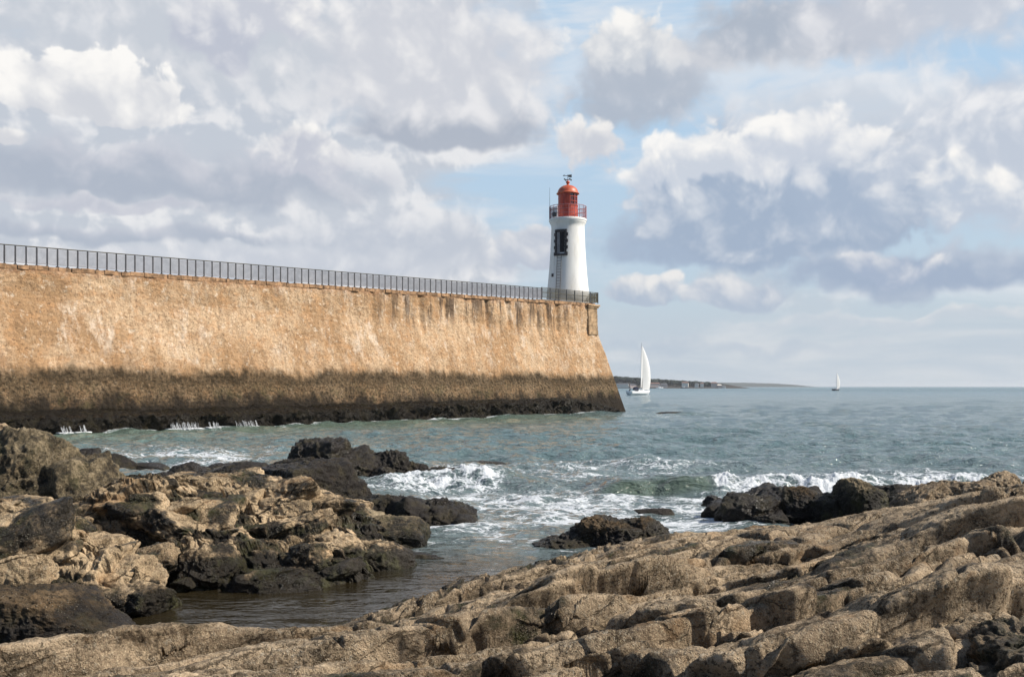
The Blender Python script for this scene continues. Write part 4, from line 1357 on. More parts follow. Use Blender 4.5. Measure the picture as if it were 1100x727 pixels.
def build_left_shelf():
    ctrl = [gp(*p) for p in ((150, 648, -.05), (200, 636, 0), (250, 634, 0), (300, 630, 0), (350, 628, 0), (395, 622, 0), (405, 610, 0), (452, 596, -.1), (420, 602, .0),
                             (160, 592, .48), (200, 588, .44), (250, 584, .42), (330, 582, .40), (380, 588, .26), (200, 560, .66), (200, 545, .80), (280, 552, .62), (350, 560, .48), (410, 566, .32),
                             (212, 518, 1.04), (150, 532, 1.02), (265, 524, .78), (315, 540, .6), (0, 565, .98), (60, 572, .86), (120, 592, .62), (145, 602, .5), (40, 600, .62), (90, 618, .42), (20, 625, .4),
                             (153, 655, -.4), (200, 642, -.4), (300, 637, -.4), (400, 630, -.4), (0, 660, .05), (80, 668, -.05))]
    ctrl += [(-6, 20, .2), (-4, 19.6, .1), (-2.4, 18.6, -.2), (-8.5, 19, .6), (-1.4, 16.5, -.4), (-1.2, 14.5, -.5), (-10, 11, 1.0), (-11, 15, .8), (-5.5, 22, -.4), (-3, 21, -.4), (-9, 22.5, -.1), (-7.6, 15.4, .45), (-9, 16.5, .5), (-6.3, 17.6, .5), (-9.5, 14, .75), (-7.8, 14, .7), (-6.8, 14.6, .6), (-7.5, 18.5, .2)]
    base = thin_plate(ctrl, 0.01)
    X, Y = fan_patch(R(-34), R(-3.2), 10.2, 22.5, 640, 880, 1.25)
    B = base(X, Y)
    wx = .25 * fbm(X * .9, Y * .9, 31, 4); wy = .25 * fbm(X * .9, Y * .9, 41, 4)
    # bedded, jointed rock: long tilted slabs in two sizes
    u = (X + wx) * .90 + (Y + wy) * .44; w = -(X + wx) * .44 + (Y + wy) * .90
    Z = B.copy()
    amp = sstep(-.25, .15, B)
    for (su, sw, a, sd, dome) in ((.50, .9, .10, 4, .4), (1.4, 1.9, .07, 6, .8), (3.8, 4.6, .05, 8, 1.0), (10., 12., .022, 9, 1.0)):
        jw = .35 * perlin(u * su * 1.7, w * sw * 1.7, sd)
        F1, F2, v, ox, oy = worley(u * su + jw, w * sw - jw, sd)
        e = F2 - F1
        Z = Z + amp * a * ((v[..., 0] - .55) * 1.1 + (v[..., 1] - .35) * ox * 1.6 - (v[..., 2] - .05) * oy * 1.9 + .5 * dome * (1 - 2.2 * F1 * F1) - .55 * np.exp(-(e / .07) ** 2))
    Z += .12 * fbm(X * .9, Y * 1.2, 3, 5, ridged=True) * sstep(0, .4, B) + .026 * fbm(X * 8, Y * 8, 3, 4, gain=.6) + .010 * fbm(X * 25, Y * 25, 3, 3)
    dip = .10 * (X + 3) + .05 * (Y - 13) + .10 * fbm(X * .7, Y * .7, 77, 4)
    for (st, kk) in ((.12, .5),):
        q = (Z + dip) / st + .5 * fbm(X * 2.2, Y * 2.2, st * 100, 3)
        fr = q - np.floor(q)
        Z = Z + st * kk * (sstep(.55, 1.0, fr) - fr) * amp
    # the vertical joint where the near block ends
    jx, jy, _ = gp(151, 620, .3)
    Z -= .5 * np.exp(-((X - jx - .1 * (Y - jy)) / .09) ** 2) * sstep(jy + 1.1, jy + .3, Y) * sstep(jy - 1.6, jy - 1.0, Y)
    rid = np.clip(Z - B, -.3, .4)
    X2 = X - .12 * rid; Y2 = Y - .55 * rid
    weed = np.clip(sstep(.55, .15, Z + .30 * fbm(X * 1.3, Y * 1.3, 9, 5)), 0, 1)
    weed = np.maximum(weed, .95 * sstep(17.5, 19.5, Y + 1.2 * fbm(X * .8, Y * .8, 6, 4)))
    weed = np.maximum(weed, sstep(-4.0, -2.2, X + .7 * fbm(X, Y, 3, 4)) * sstep(13.5, 16, Y) * .8)
    weed = np.maximum(weed, .66 * sstep(-.12, .16, fbm(X * 1.7, Y * 1.7, 21, 5)))
    V = np.stack([X2, Y2, Z], -1).reshape(-1, 3)
    # break the sheet up in all three directions
    D3 = np.stack([fbm(V[:, 0] * 2.6, V[:, 1] * 2.6, V[:, 2] * 4.5, 4, ridged=True), fbm(V[:, 0] * 2.6 + 9, V[:, 1] * 2.6, V[:, 2] * 4.5, 4, ridged=True), .5 * fbm(V[:, 0] * 3, V[:, 1] * 3 + 7, V[:, 2] * 4, 4)], 1)
    V = V + .075 * D3 * np.array([.6, 1.0, 1.0])
    Vs, Fs, Ws, o = [V], [], [weed.ravel()], len(V)
    rs = np.random.RandomState(17)
    n = 0
    while n < 150:
        ax, r = rs.uniform(R(-31), R(-6)), rs.uniform(11.6, 19.0)
        x, y = r * math.sin(ax), r * math.cos(ax)
        z = float(base(np.array([x]), np.array([y]))[0])
        if z < .04 or (r > 15 and x < -6.4):
            continue
        sz = rs.choice((.16, .24, .36, .52), p=(.34, .34, .22, .10)) * (0.8 + .02 * r)
        Vb, Fb = blob((x, y, z - .25 * sz + rs.uniform(-.05, .04)), (sz * rs.uniform(.9, 1.7), sz * rs.uniform(.7, 1.1), sz * rs.uniform(.36, .7)), rs.uniform(-.5, .7), 900 + n, 5 if sz < .3 else 6, 16, tilt=rs.normal(.18, .22), rough=rs.uniform(.10, .18))
        wz = np.clip(sstep(.55, .15, Vb[:, 2] + .30 * fbm(Vb[:, 0] * 1.3, Vb[:, 1] * 1.3, np.full(len(Vb), 9.0), 5)), 0, 1)
        wz = np.maximum(wz, .66 * sstep(-.12, .16, fbm(Vb[:, 0] * 1.7, Vb[:, 1] * 1.7, Vb[:, 2] * 1.7 + 21, 4)))
        wz = np.maximum(wz, sstep(-4.0, -2.2, x) * sstep(13.5, 16, y) * .8)
        wz = np.maximum(wz, .95 * sstep(17.2, 18.8, y))
        Vs.append(Vb); Fs.append(Fb + o); Ws.append(wz); o += len(Vb)
        n += 1
    Q0 = grid_faces(*X.shape)[:, ::-1]
    tri = np.concatenate([Q0[:, [0, 1, 2]], Q0[:, [0, 2, 3]]])
    me = np_mesh('shelf', np.vstack(Vs), np.vstack([tri] + Fs))
    fattr(me, 'weed', np.concatenate(Ws))
    o = link('rock_shelf', me, M_TAN)
    tag(o, 'wide fractured tan rock shelf with a dark wet edge, left of the tidal pool', 'rock shelf')
    return o


_ICO = {}


def ico(n):
    if n not in _ICO:
        bm = bmesh.new()
        bmesh.ops.create_icosphere(bm, subdivisions=n, radius=1.0)
        V = np.array([v.co[:] for v in bm.verts]); Fc = np.array([[v.index for v in f.verts] for f in bm.faces])
        bm.free()
        _ICO[n] = (V / np.linalg.norm(V, axis=1)[:, None], Fc)
    return _ICO[n]


def blob(c, size, rz, seed, sub=6, planes=14, sharp=26, rough=.10, tilt=0.0):
    """one angular boulder: softened intersection of planes, then broken by noise"""
    rs = np.random.RandomState(seed)
    D, Fc = ico(sub)
    N = rs.normal(size=(planes, 3)); N /= np.linalg.norm(N, axis=1)[:, None]
    N = np.vstack([N, np.array([[0, 0, 1], [1, 0, .1], [-1, 0, .1], [0, -1, .15], [0, 1, .1], [0, 0, -1]]) + rs.normal(size=(6, 3)) * .22])
    N /= np.linalg.norm(N, axis=1)[:, None]
    dist = np.r_[rs.uniform(.72, 1.05, planes), rs.uniform(.8, .98, 6)]
    S = np.clip(D @ N.T / dist, 0, None)
    r = (S ** sharp).sum(1) ** (-1 / sharp)
    P = D * r[:, None] * np.array(size)
    if tilt:
        ct, st = math.cos(tilt), math.sin(tilt)
        P = np.stack([P[:, 0] * ct - P[:, 2] * st, P[:, 1], P[:, 0] * st + P[:, 2] * ct], 1)
    cz, sz = math.cos(rz), math.sin(rz)
    P = np.stack([P[:, 0] * cz - P[:, 1] * sz, P[:, 0] * sz + P[:, 1] * cz, P[:, 2]], 1)
    Nn = P / np.linalg.norm(P, axis=1)[:, None]
    W = P + np.array(c)
    m = min(size)
    k = 1.0 / max(m, .15)
    o = seed * 3.1
    d = rough * m * (1.5 * fbm(W[:, 0] * k * .9 + o, W[:, 1] * k * .9, W[:, 2] * k * .9, 4) + .8 * fbm(W[:, 0] * k * 2.6 + o, W[:, 1] * k * 2.6, W[:, 2] * k * 3.4, 4, ridged=True))
    d += rough * (.045 + .35 * m) * fbm(W[:, 0] * 5, W[:, 1] * 5, W[:, 2] * 6, 4, gain=.65, ridged=True) + rough * .32 * fbm(W[:, 0] * 11, W[:, 1] * 11, W[:, 2] * 11, 3, gain=.65)
    return W + Nn * d[:, None], Fc


def rock(name, label, cat, material, pieces, weed=1.0, weed_z=None, group=None):
    """a rock of one or several grown-together pieces: (centre, half size, yaw, seed[, subdiv, tilt, roughness])"""
    Vs, Fs, o = [], [], 0
    for p in pieces:
        c, s, rz, seed = p[:4]
        sub = p[4] if len(p) > 4 else 6
        tl = p[5] if len(p) > 5 else 0
        rg = p[6] if len(p) > 6 else .12
        V, Fc = blob(c, s, rz, seed, sub, p[7] if len(p) > 7 else 14, tilt=tl, rough=rg)
        Vs.append(V); Fs.append(Fc + o); o += len(V)
        if abs(c[2]) < .5 and c[1] > 14: ROCK_FEET.append((c[0], c[1], s[0] * .95, s[1] * .95))
    V = np.vstack(Vs); Fc = np.vstack(Fs)
    org = np.array([*np.mean(V[:, :2], axis=0), 0.0])
    me = np_mesh(name, V - org, Fc)
    if weed_z is None:
        wd = np.full(len(V), weed)
    else:
        wd = weed * sstep(weed_z[1], weed_z[0], V[:, 2] + .25 * fbm(V[:, 0] * 1.5, V[:, 1] * 1.5, V[:, 2] * 1.5, 4))
    fattr(me, 'weed', np.clip(wd + .25 * fbm(V[:, 0] * .9, V[:, 1] * .9, V[:, 2] * .9, 3), 0, 1.1))
    ob = link(name, me, material)
    ob.location = org
    tag(ob, label, cat, group)
    return ob


def at(px, py, d, dz=0.0):
    x, y, z = gd(px, py, d)
    return (x, y, z + dz)


def spread(x0, x1, y0, y1, n, seed, size, zc, sub=5, flat=.45):
    """pieces of a low reef scattered over a patch of plan"""
    rs = np.random.RandomState(seed)
    out = []
    for i in range(n):
        s = size * rs.uniform(.6, 1.3)
        out.append(((rs.uniform(x0, x1), rs.uniform(y0, y1), zc + rs.uniform(-.12, .1)), (s * rs.uniform(.8, 1.5), s * rs.uniform(.7, 1.1), s * flat * rs.uniform(.7, 1.4)), rs.uniform(-.6, .6), seed * 50 + i, sub, rs.normal() * .2, .2))
    return out


build_foreshore()
build_left_shelf()
# A: the big barnacled rock, upper left
rock('boulder', 'big rounded barnacle-crusted rock on the left, in front of the jetty wall', 'rock', M_BARN,
     [((-8.15, 16.9, .55), (1.15, 1.0, 1.22), .1, 3, 7, .05, .15, 20), ((-9.2, 16.9, .35), (1.0, 1.1, .98), .3, 4, 6, 0, .15), ((-7.25, 16.9, .40), (.85, .8, .90), -.3, 5, 6, .35, .15, 18), ((-6.55, 16.8, .20), (.65, .7, .62), -.2, 9, 6, .4, .15, 18),
      ((-8.4, 15.9, .25), (1.2, .7, .66), .2, 6, 6, 0, .16), ((-6.9, 16.0, .25), (.8, .6, .45), .5, 8, 6, .2, .16), ((-7.3, 15.5, .45), (.45, .4, .36), .5, 12, 6, 0, .16)],
     weed=.45)
rock('boulder', 'pale sunlit lump of rock at the left edge behind the big barnacled rock', 'rock', M_TAN,
     [((-9.9, 18.4, 1.15), (.75, .7, .82), .3, 21, 6), ((-10.4, 18.0, .9), (.7, .6, .75), 0, 22, 6)], weed=.2)
# C: near left blocks over the shelf
rock('rock_block', 'smooth tan block of rock at the left edge above the dark boulder', 'rock', M_TAN,
     [((-5.9, 11.9, .55), (.75, .55, .36), .2, 31, 6, .1), ((-5.25, 12.2, .50), (.6, .5, .34), -.2, 32, 6, -.1), ((-6.4, 12.3, .65), (.5, .5, .36), .1, 33, 6), ((-5.6, 11.3, .38), (.45, .3, .26), .4, 34, 6)], weed=.15)
rock('rock_block', 'upright tan block with a sheer right face beside the tidal pool', 'rock', M_TAN,
     [((-4.72, 11.75, .18), (.50, .40, .42), -.1, 35, 6), ((-4.62, 11.45, .0), (.42, .32, .34), .1, 36, 6), ((-5.0, 12.2, .3), (.45, .4, .38), .3, 37, 6)], weed=.75, weed_z=(.0, .42))
# D: the dark boulder by the pool
rock('boulder', 'low dark boulder with a sunlit top at the near end of the pool, bottom left', 'rock', M_WEED,
     [((-4.85, 10.35, .13), (.92, .5, .36), .12, 41, 7, -.18, .14), ((-5.55, 10.3, .15), (.55, .5, .34), .3, 42, 6), ((-4.3, 10.45, .02), (.42, .36, .22), -.2, 43, 6, -.2)], weed=.74, weed_z=(.10, .75))
# F: the square block
rock('rock_block', 'dark square-cut block of rock with a black left face behind the tan shelf', 'rock', M_WEED,
     [((-4.25, 21.3, .20), (1.02, .85, .80), .42, 51, 7, .03, .13, 0), ((-3.55, 21.2, .08), (.55, .6, .62), .3, 52, 6, .1, .14, 3)], weed=.72)
# G,H: dark reef behind
rock('reef', 'dark jagged reef, tallest of the black rocks, between the square block and the jetty', 'reef', M_WEED,
     [((-5.7, 29.5, .10), (.9, .9, .80), .4, 61, 6, -.3, .2), ((-4.9, 29.5, .05), (1.0, .9, .60), .1, 66, 6, .1, .2), ((-4.2, 29.8, .0), (.8, .8, .52), 0, 62, 6, 0, .2), ((-3.5, 29.5, .05), (.55, .5, .62), .3, 63, 6, .2, .2), ((-2.95, 29.6, .0), (.45, .5, .36), .3, 64, 6, 0, .2), ((-2.0, 29.0, -.05), (.5, .45, .30), 0, 65, 6, 0, .2), ((-6.4, 28.9, 0), (.8, .6, .4), 0, 67, 6, 0, .2)] + spread(-6.2, -2.8, 28.7, 29.4, 10, 15, .35, .0), weed=.95)
rock('reef', 'long flat black reef in white water, left of the tallest dark reef', 'reef', M_WEED,
     spread(-9.2, -5.4, 26.2, 28.6, 26, 7, .5, -.02) + [((-7.6, 27.6, .05), (1.1, .8, .38), .2, 71, 6, .1, .2), ((-6.3, 27.4, .05), (1.0, .7, .36), -.1, 72, 6, -.1, .2)], weed=1.0)
rock('reef', 'low dark weedy rocks between the tan shelf and the long flat reef', 'reef', M_WEED,
     spread(-7.8, -3.8, 20.6, 24.0, 30, 9, .42, .06, 5, .6), weed=.9)
# I, J
rock('rock_block', 'olive-brown lump of rock at the far right tip of the tan shelf', 'rock', M_BARN,
     [((-2.1, 16.3, .10), (.72, .6, .40), .1, 81, 6), ((-2.75, 16.5, .18), (.6, .6, .42), .3, 82, 6), ((-2.5, 15.8, .05), (.5, .4, .28), 0, 83, 6), ((-3.3, 16.9, .2), (.6, .5, .42), .2, 84, 6)], weed=.75, weed_z=(.1, .75))
rock('reef', 'black weed-hung reef running out into the water beyond the olive rock', 'reef', M_WEED,
     [((-2.3, 19.4, .02), (.8, .6, .44), -.15, 91, 6, .1, .2), ((-1.45, 19.2, -.02), (.6, .5, .30), -.1, 92, 6, .15, .2), ((-2.9, 20.6, .0), (.8, .5, .34), 0, 93, 6, 0, .2), ((-1.0, 19.0, -.06), (.35, .35, .22), -.1, 94, 5)] + spread(-3.3, -1.0, 18.6, 20.2, 18, 11, .32, .02, 5, .6), weed=1.0)
rock('awash_rock', 'small black weedy rock just awash between the tan shelf and the foreground rock', 'rock', M_WEED,
     [((-1.55, 15.2, -.06), (.38, .22, .13), .05, 101, 5), ((-1.25, 15.1, -.08), (.25, .2, .12), 0, 102, 5)], weed=1.0)
# L
rock('boulder', 'dark two-humped rock standing in the water behind the middle of the foreground rock', 'rock', M_WEED,
     [((1.50, 16.3, .08), (.56, .5, .40), .05, 111, 7, 0, .2), ((.92, 16.2, -.04), (.55, .42, .24), -.05, 112, 6, .25, .2, 20), ((2.18, 16.5, .06), (.46, .45, .33), .1, 113, 6, 0, .2), ((1.9, 16.1, .0), (.3, .3, .24), .1, 114, 6, 0, .2)], weed=.82, weed_z=(.15, .7))
# M
rock('reef', 'wide low reef of red-black weed in front of the breaking wave on the right', 'reef', M_WEED,
     spread(4.0, 9.0, 18.9, 21.4, 44, 13, .36, .10, 5, .6) + spread(7.4, 10.4, 18.8, 20.6, 22, 14, .40, .30, 5, .6) + [((5.6, 20.4, .10), (.8, .7, .42), .1, 121, 6, 0, .2), ((4.6, 20.2, .0), (.8, .5, .30), .1, 122, 6), ((7.9, 20.6, .15), (.8, .6, .42), .1, 123, 6, 0, .2)], weed=.97)
rock('boulder', 'pointed barnacled boulder on the right, rising out of the red-black weed reef', 'rock', M_BARN,
     [((6.55, 18.7, .38), (.52, .5, .48), -.2, 131, 7, -.15, .13), ((6.1, 18.9, .2), (.5, .4, .35), .2, 132, 6)], weed=.9, weed_z=(.3, 1.4))
rock('rock_block', 'small square dark block with a pale top left of the pointed barnacled boulder', 'rock', M_WEED,
     [((5.55, 19.2, .32), (.36, .34, .36), .2, 135, 6, .05)], weed=.85, weed_z=(.3, .9))
# N: knobs on the right skyline
rock('boulder', 'rounded grey knob of rock, largest of the row on the right skyline', 'rock', M_FORE,
     [((6.95, 15.9, .80), (.50, .45, .30), .3, 141, 6, .2, .15, 20), ((6.45, 15.9, .68), (.45, .4, .22), .2, 147, 6, .3, .15, 20)], weed=.3)
rock('boulder', 'small round knob of rock, highest on the right skyline', 'rock', M_FORE,
     [((7.62, 15.6, .98), (.30, .32, .26), .1, 143, 6, 0, .15, 20), ((7.35, 15.5, .88), (.34, .32, .24), .1, 148, 6, .1, .15, 20)], weed=.2)
rock('boulder', 'flat knob of rock running off the right edge of the skyline', 'rock', M_FORE,
     [((8.25, 15.3, 1.02), (.5, .42, .25), 0, 144, 6, .1, .15, 20), ((8.0, 14.9, .95), (.45, .4, .22), 0, 145, 6, 0, .15, 20)], weed=.2)
# the rough dark boulder in the bottom right corner
rock('boulder', 'rough dark boulder in the bottom right corner', 'rock', M_FORE,
     [((2.92, 5.55, .95), (.46, .4, .30), .5, 151, 7, .1, .2), ((2.65, 5.1, .85), (.4, .35, .24), .2, 152, 7, 0, .2)], weed=.55)
# bits in the white water on the left
rock('awash_rock', 'small black rock at the left in the white water, nearest the big barnacled rock', 'rock', M_WEED,
     [((-12.6, 31.5, .05), (.7, .5, .42), 0, 161, 5), ((-13.4, 31.2, .1), (.6, .5, .5), 0, 162, 5), ((-11.8, 31.8, -.02), (.9, .3, .18), 0, 163, 5)], weed=1)
rock('awash_rock', 'tiny black rock alone in the white water left of the long flat reef', 'rock', M_WEED, [((-10.5, 29.0, 0), (.42, .3, .17), 0, 165, 5)], weed=1)
rock('awash_rock', 'thin line of black rock awash behind the left breaking wave', 'rock', M_WEED, [((-.95, 33.4, -.05), (.7, .4, .16), 0, 166, 5), ((.1, 33.2, -.07), (.4, .3, .13), 0, 167, 5)], weed=1)
rock('awash_rock', 'thin dark rock awash off the seaward tip of the jetty wall', 'rock', M_WEED, [((14.3, 92.0, -.04), (1.3, .7, .30), 0, 168, 5)], weed=1)
rock('awash_rock', 'tiny dark rock awash right of the two-humped rock', 'rock', M_WEED, [((3.05, 20.6, -.03), (.40, .2, .11), 0, 170, 5)], weed=1)

sea = build_sea()

# ------------------------------------------------------------------ boats
def hull_mesh(L, beam, free, sheer=0.18, n=24, m=10):
    """a yacht hull lofted along +X (bow), waterline at z = 0"""
    V = []
    for i in range(n + 1):
        t = i / n
        x = -L / 2 + L * t
        w = beam / 2 * (min(1, (0.72 + t * 0.9)) if t < .35 else math.cos((t - .35) / .65 * math.pi / 2) ** .62)
        top = free * (1 + sheer * (t - .4) ** 2 * 4)
        xx = x + (0.0 if t < 1 else 0)
        for j in range(m + 1):
            a = j / m
            prof = min(1, a * 1.6) ** .55
            V.append((xx + (.10 * L * (a - .5) * t ** 3), w * prof, -.35 + (top + .35) * a))
    P = np.array(V)
    P2 = P.copy(); P2[:, 1] *= -1
    q = grid_faces(n + 1, m + 1)
    deck = []
    off = len(P)
    for i in range(n):
        a = i * (m + 1) + m; b = (i + 1) * (m + 1) + m
        deck.append([a, b, b + off, a + off])
    tr = [[j, j + 1, off + j + 1, off + j] for j in range(m)]
    return np.vstack([P, P2]), np.vstack([q, q[:, ::-1] + off, deck, tr])


def sail(name, foot_a, foot_b, head, roach, belly, parent):
    """triangular sail with curved leech; foot_a tack, foot_b clew"""
    a, b, h = Vector(foot_a), Vector(foot_b), Vector(head)
    nrm = (b - a).cross(h - a).normalized()
    V = []; n = 18; k = 10
    for i in range(n + 1):
        t = i / n
        l = a.lerp(h, t)
        r_ = b.lerp(h, t) + (b - a).normalized() * roach * math.sin(math.pi * t) ** .8
        for j in range(k + 1):
            s = j / k
            V.append(l.lerp(r_, s) + nrm * belly * math.sin(math.pi * s) * math.sin(math.pi * min(1, t * .8 + .2)))
    P = np.array([v[:] for v in V])
    F0 = grid_faces(n + 1, k + 1)
    P2 = P + np.array(nrm[:]) * 0.02
    return link(name, np_mesh(name, np.vstack([P, P2]), np.vstack([F0, F0[:, ::-1] + len(P)])), M_SAIL, parent)


def yacht(px, py, label, mast_px, L, heading, hullmat, bw=2.9, heel=0.03, canvas=True):
    x, y, _ = gp(px, py, 0)
    o = empty('sailboat', (x, y, 0), heading)
    o.rotation_euler = (heel, 0, heading)
    tag(o, label, 'sailboat')
    V, Q = hull_mesh(L, L * .30, L * .105)
    link('hull', np_mesh('hull', V, Q), hullmat, o)
    mh = mast_px * y / F
    dk = L * .105
    c = MB()
    c.prism([(-L * .12, -L * .075), (L * .12, -L * .075), (L * .22, -L * .03), (L * .22, L * .03), (L * .12, L * .075), (-L * .12, L * .075)], dk - .02, dk + .42)
    cb = c.build('cabin', M_BOAT, o)
    for q in (-1, 1):
        w = MB(); w.box((0.02 * L, q * L * .0755, dk + .24), (L * .16, .02, .16)); w.build('window', M_DARK, cb)
    if canvas:
        s = MB()
        s.lathe([(.12, 0), (.75, .05), (.95, .25), (.85, .75), (.5, 1.0), (0, 1.08)], 16, (-L * .17, 0, dk + .3))
        s.build('spray_hood', M_CANVAS, o, smooth=True)
    mx = L * .08
    m_ = MB(); m_.tube((mx, 0, dk), (mx - .15, 0, mh), .10, .06, n=8); m_.build('mast', M_MAST, o)
    # boom well off, the big headsail full on the other side of the mast
    la = R(-97) - heading
    fx, fy = mx + bw * math.cos(la), bw * math.sin(la)
    b_ = MB(); b_.tube((mx, 0, dk + 1.0), (fx, fy, dk + .9), .08, n=8); b_.build('boom', M_MAST, o)
    sail('mainsail', (mx - .05, 0, dk + 1.15), (fx, fy, dk + 1.1), (mx - .05, 0, mh * .955), bw * .12, -.35, o)
    sail('jib', (mx + L * .05, -.25, dk + .45), (L * .48, -.15, dk + .4), (mx + .12, -.02, mh * .94), L * .22, .8, o)
    r = MB()
    r.tube((L * .49, 0, dk + .2), (mx - .14, 0, mh * .96), .015, n=4)
    r.tube((-L * .49, 0, dk + .1), (mx - .15, 0, mh * .99), .015, n=4)
    for q in (-1, 1):
        r.tube((mx - .1, q * L * .13, dk), (mx - .12, q * .05, mh * .8), .015, n=4)
    r.build('rigging', M_MAST, o)
    g_ = MB()
    for q in (-1, 1):
        for k in range(6):
            xx = -L * .45 + k * L * .16
            g_.tube((xx, q * L * .125, dk), (xx, q * L * .125, dk + .6), .02, n=4)
        g_.tube((-L * .45, q * L * .125, dk + .6), (L * .35, q * L * .12, dk + .62), .015, n=4)
    g_.build('guard_rail', M_MAST, o)
    return o


def sailor(boat, lx, ly, z, shirt, label):
    """crew seated in a cockpit, a continuous small figure"""
    me = bpy.data.meshes.new('person')
    J = [(0, 0, .45, .17), (0, 0, .75, .18), (0, 0, 1.0, .17), (0, 0, 1.12, .07), (.02, 0, 1.27, .11), (.03, 0, 1.36, .10), (.25, .1, .47, .10), (.45, .12, .42, .08), (.48, .12, .05, .06), (.58, .12, .0, .05), (.25, -.1, .47, .10), (.45, -.12, .42, .08), (.48, -.12, .05, .06), (.58, -.12, .0, .05),
         (0, .2, 1.0, .07), (.08, .27, .76, .055), (.28, .22, .66, .045), (.36, .2, .66, .04), (0, -.2, 1.0, .07), (.08, -.27, .76, .055), (.28, -.22, .66, .045), (.36, -.2, .66, .04)]
    E = [(0, 1), (1, 2), (2, 3), (3, 4), (4, 5), (0, 6), (6, 7), (7, 8), (8, 9), (0, 10), (10, 11), (11, 12), (12, 13), (2, 14), (14, 15), (15, 16), (16, 17), (2, 18), (18, 19), (19, 20), (20, 21)]
    me.from_pydata([j[:3] for j in J], E, [])
    o = bpy.data.objects.new('person', me); COL.objects.link(o)
    sk = o.modifiers.new('skin', 'SKIN')
    me.skin_vertices[0].data[0].use_root = True
    for i, j in enumerate(J):
        me.skin_vertices[0].data[i].radius = (j[3], j[3])
    o.modifiers.new('sub', 'SUBSURF').levels = 1
    me.materials.append(shirt)
    M = boat.matrix_basis @ Vector((lx, ly, z))
    o.location = M; o.rotation_euler = (0, 0, boat.rotation_euler.z + R(90))
    tag(o, label, 'person')
    return o


M_DARKCLOTH = plain('dark_jacket', (0.02, 0.022, 0.03), 0.9, 0.1)
b1 = yacht(686.5, 424, 'white sailing yacht under full sail just off the tip of the jetty', 56, 10.6, R(47), M_BOAT)
bpy.context.view_layer.update()
sailor(b1, -3.6, .8, .75, M_DARKCLOTH, 'crew in a dark jacket seated at the stern of the white yacht')
b2 = yacht(898.2, 419.6, 'dark-hulled sailing boat with a white sail, alone out on the open sea', 20, 9.5, R(52), M_NAVY, bw=1.4, canvas=False)


def motorboat(px, py, L, heading, label, hm):
    x, y, _ = gp(px, py, 0)
    o = empty('motorboat', (x, y, 0), heading)
    tag(o, label, 'motorboat', 'small boats lying off the headland')
    V, Q = hull_mesh(L, L * .34, L * .13)
    link('hull', np_mesh('hull', V, Q), hm, o)
    c = MB(); c.prism([(-L * .14, -L * .12), (L * .10, -L * .12), (L * .16, 0), (L * .10, L * .12), (-L * .14, L * .12)], L * .12, L * .30)
    cb = c.build('cabin', M_BOAT, o)
    for q in (-1, 1):
        w = MB(); w.box((0, q * L * .122, L * .24), (L * .18, .05, L * .06)); w.build('window', M_DARK, cb)
    return o


motorboat(708.5, 417.2, 9.5, R(10), 'white motorboat just right of the yacht, with a raised cabin', M_BOAT)
motorboat(724.5, 417.0, 11, R(175), 'long low white motorboat lying off the middle of the headland', M_BOAT)
motorboat(734.5, 417.1, 9, R(5), 'dark-hulled motorboat right of the long low white one off the headland', M_NAVY)

# ------------------------------------------------------------------ the headland
HD = 1500.0


def build_headland(name, top, d, depth, matl, rough, label):
    xs = [(p - 550) / F * d for p, _ in top]; zs = [EYE + (415 - q) / F * d for _, q in top]
    nx, ny = 260, 40
    x = np.linspace(xs[0], xs[-1], nx); t = np.linspace(0, 1, ny)
    Xg, Tg = np.meshgrid(x, t, indexing='ij')
    Zt = np.interp(Xg, xs, zs)
    prof = np.where(Tg < .5, sstep(-.05, .5, Tg) ** .8, 1 - .6 * (Tg - .5))
    Yg = d - depth * .5 + depth * Tg + rough * 6 * fbm(Xg * .02, Tg * 2, 3, 4)
    Z = -1 + (Zt + 1) * prof + rough * fbm(Xg * .06, Yg * .06, 3, 5) * sstep(.05, .4, Tg)
    me = np_mesh(name, np.stack([Xg, Yg, Z], -1).reshape(-1, 3), grid_faces(nx, ny)[:, ::-1])
    o = link(name, me, matl)
    tag(o, kind='structure')
    return o


def mat_headland():
    m, t = mat('headland_ground')
    p = t.pos()
    _, _, z = t.sep(p)
    n = t.noise(p, .03, 6, .7)
    c = t.mix(t.rng(n, .4, .65), (0.022, 0.026, 0.022), (0.065, 0.058, 0.048))
    c = t.mix(t.rng(t.add(z, t.mul(n, 4)), 7, 3), c, (0.055, 0.046, 0.040))
    t.out(t.bsdf(c, .95, .1))
    return m


M_HEAD = mat_headland()
M_SCRUB = plain('headland_trees', (0.030, 0.038, 0.030), .95, .1, var=.5, scale=.05)
build_headland('headland', [(560, 402), (600, 402.5), (640, 403), (664, 404.5), (690, 406), (715, 408.0), (745, 409.5), (766, 411.2), (780, 413.5), (788, 415.3)], HD, 300, M_HEAD, 1.2, '')
build_headland('far_headland', [(700, 411), (770, 410.8), (800, 411.0), (830, 411.8), (850, 413.3), (858, 414.9)], 5200, 900, M_SCRUB, 2.0, '')
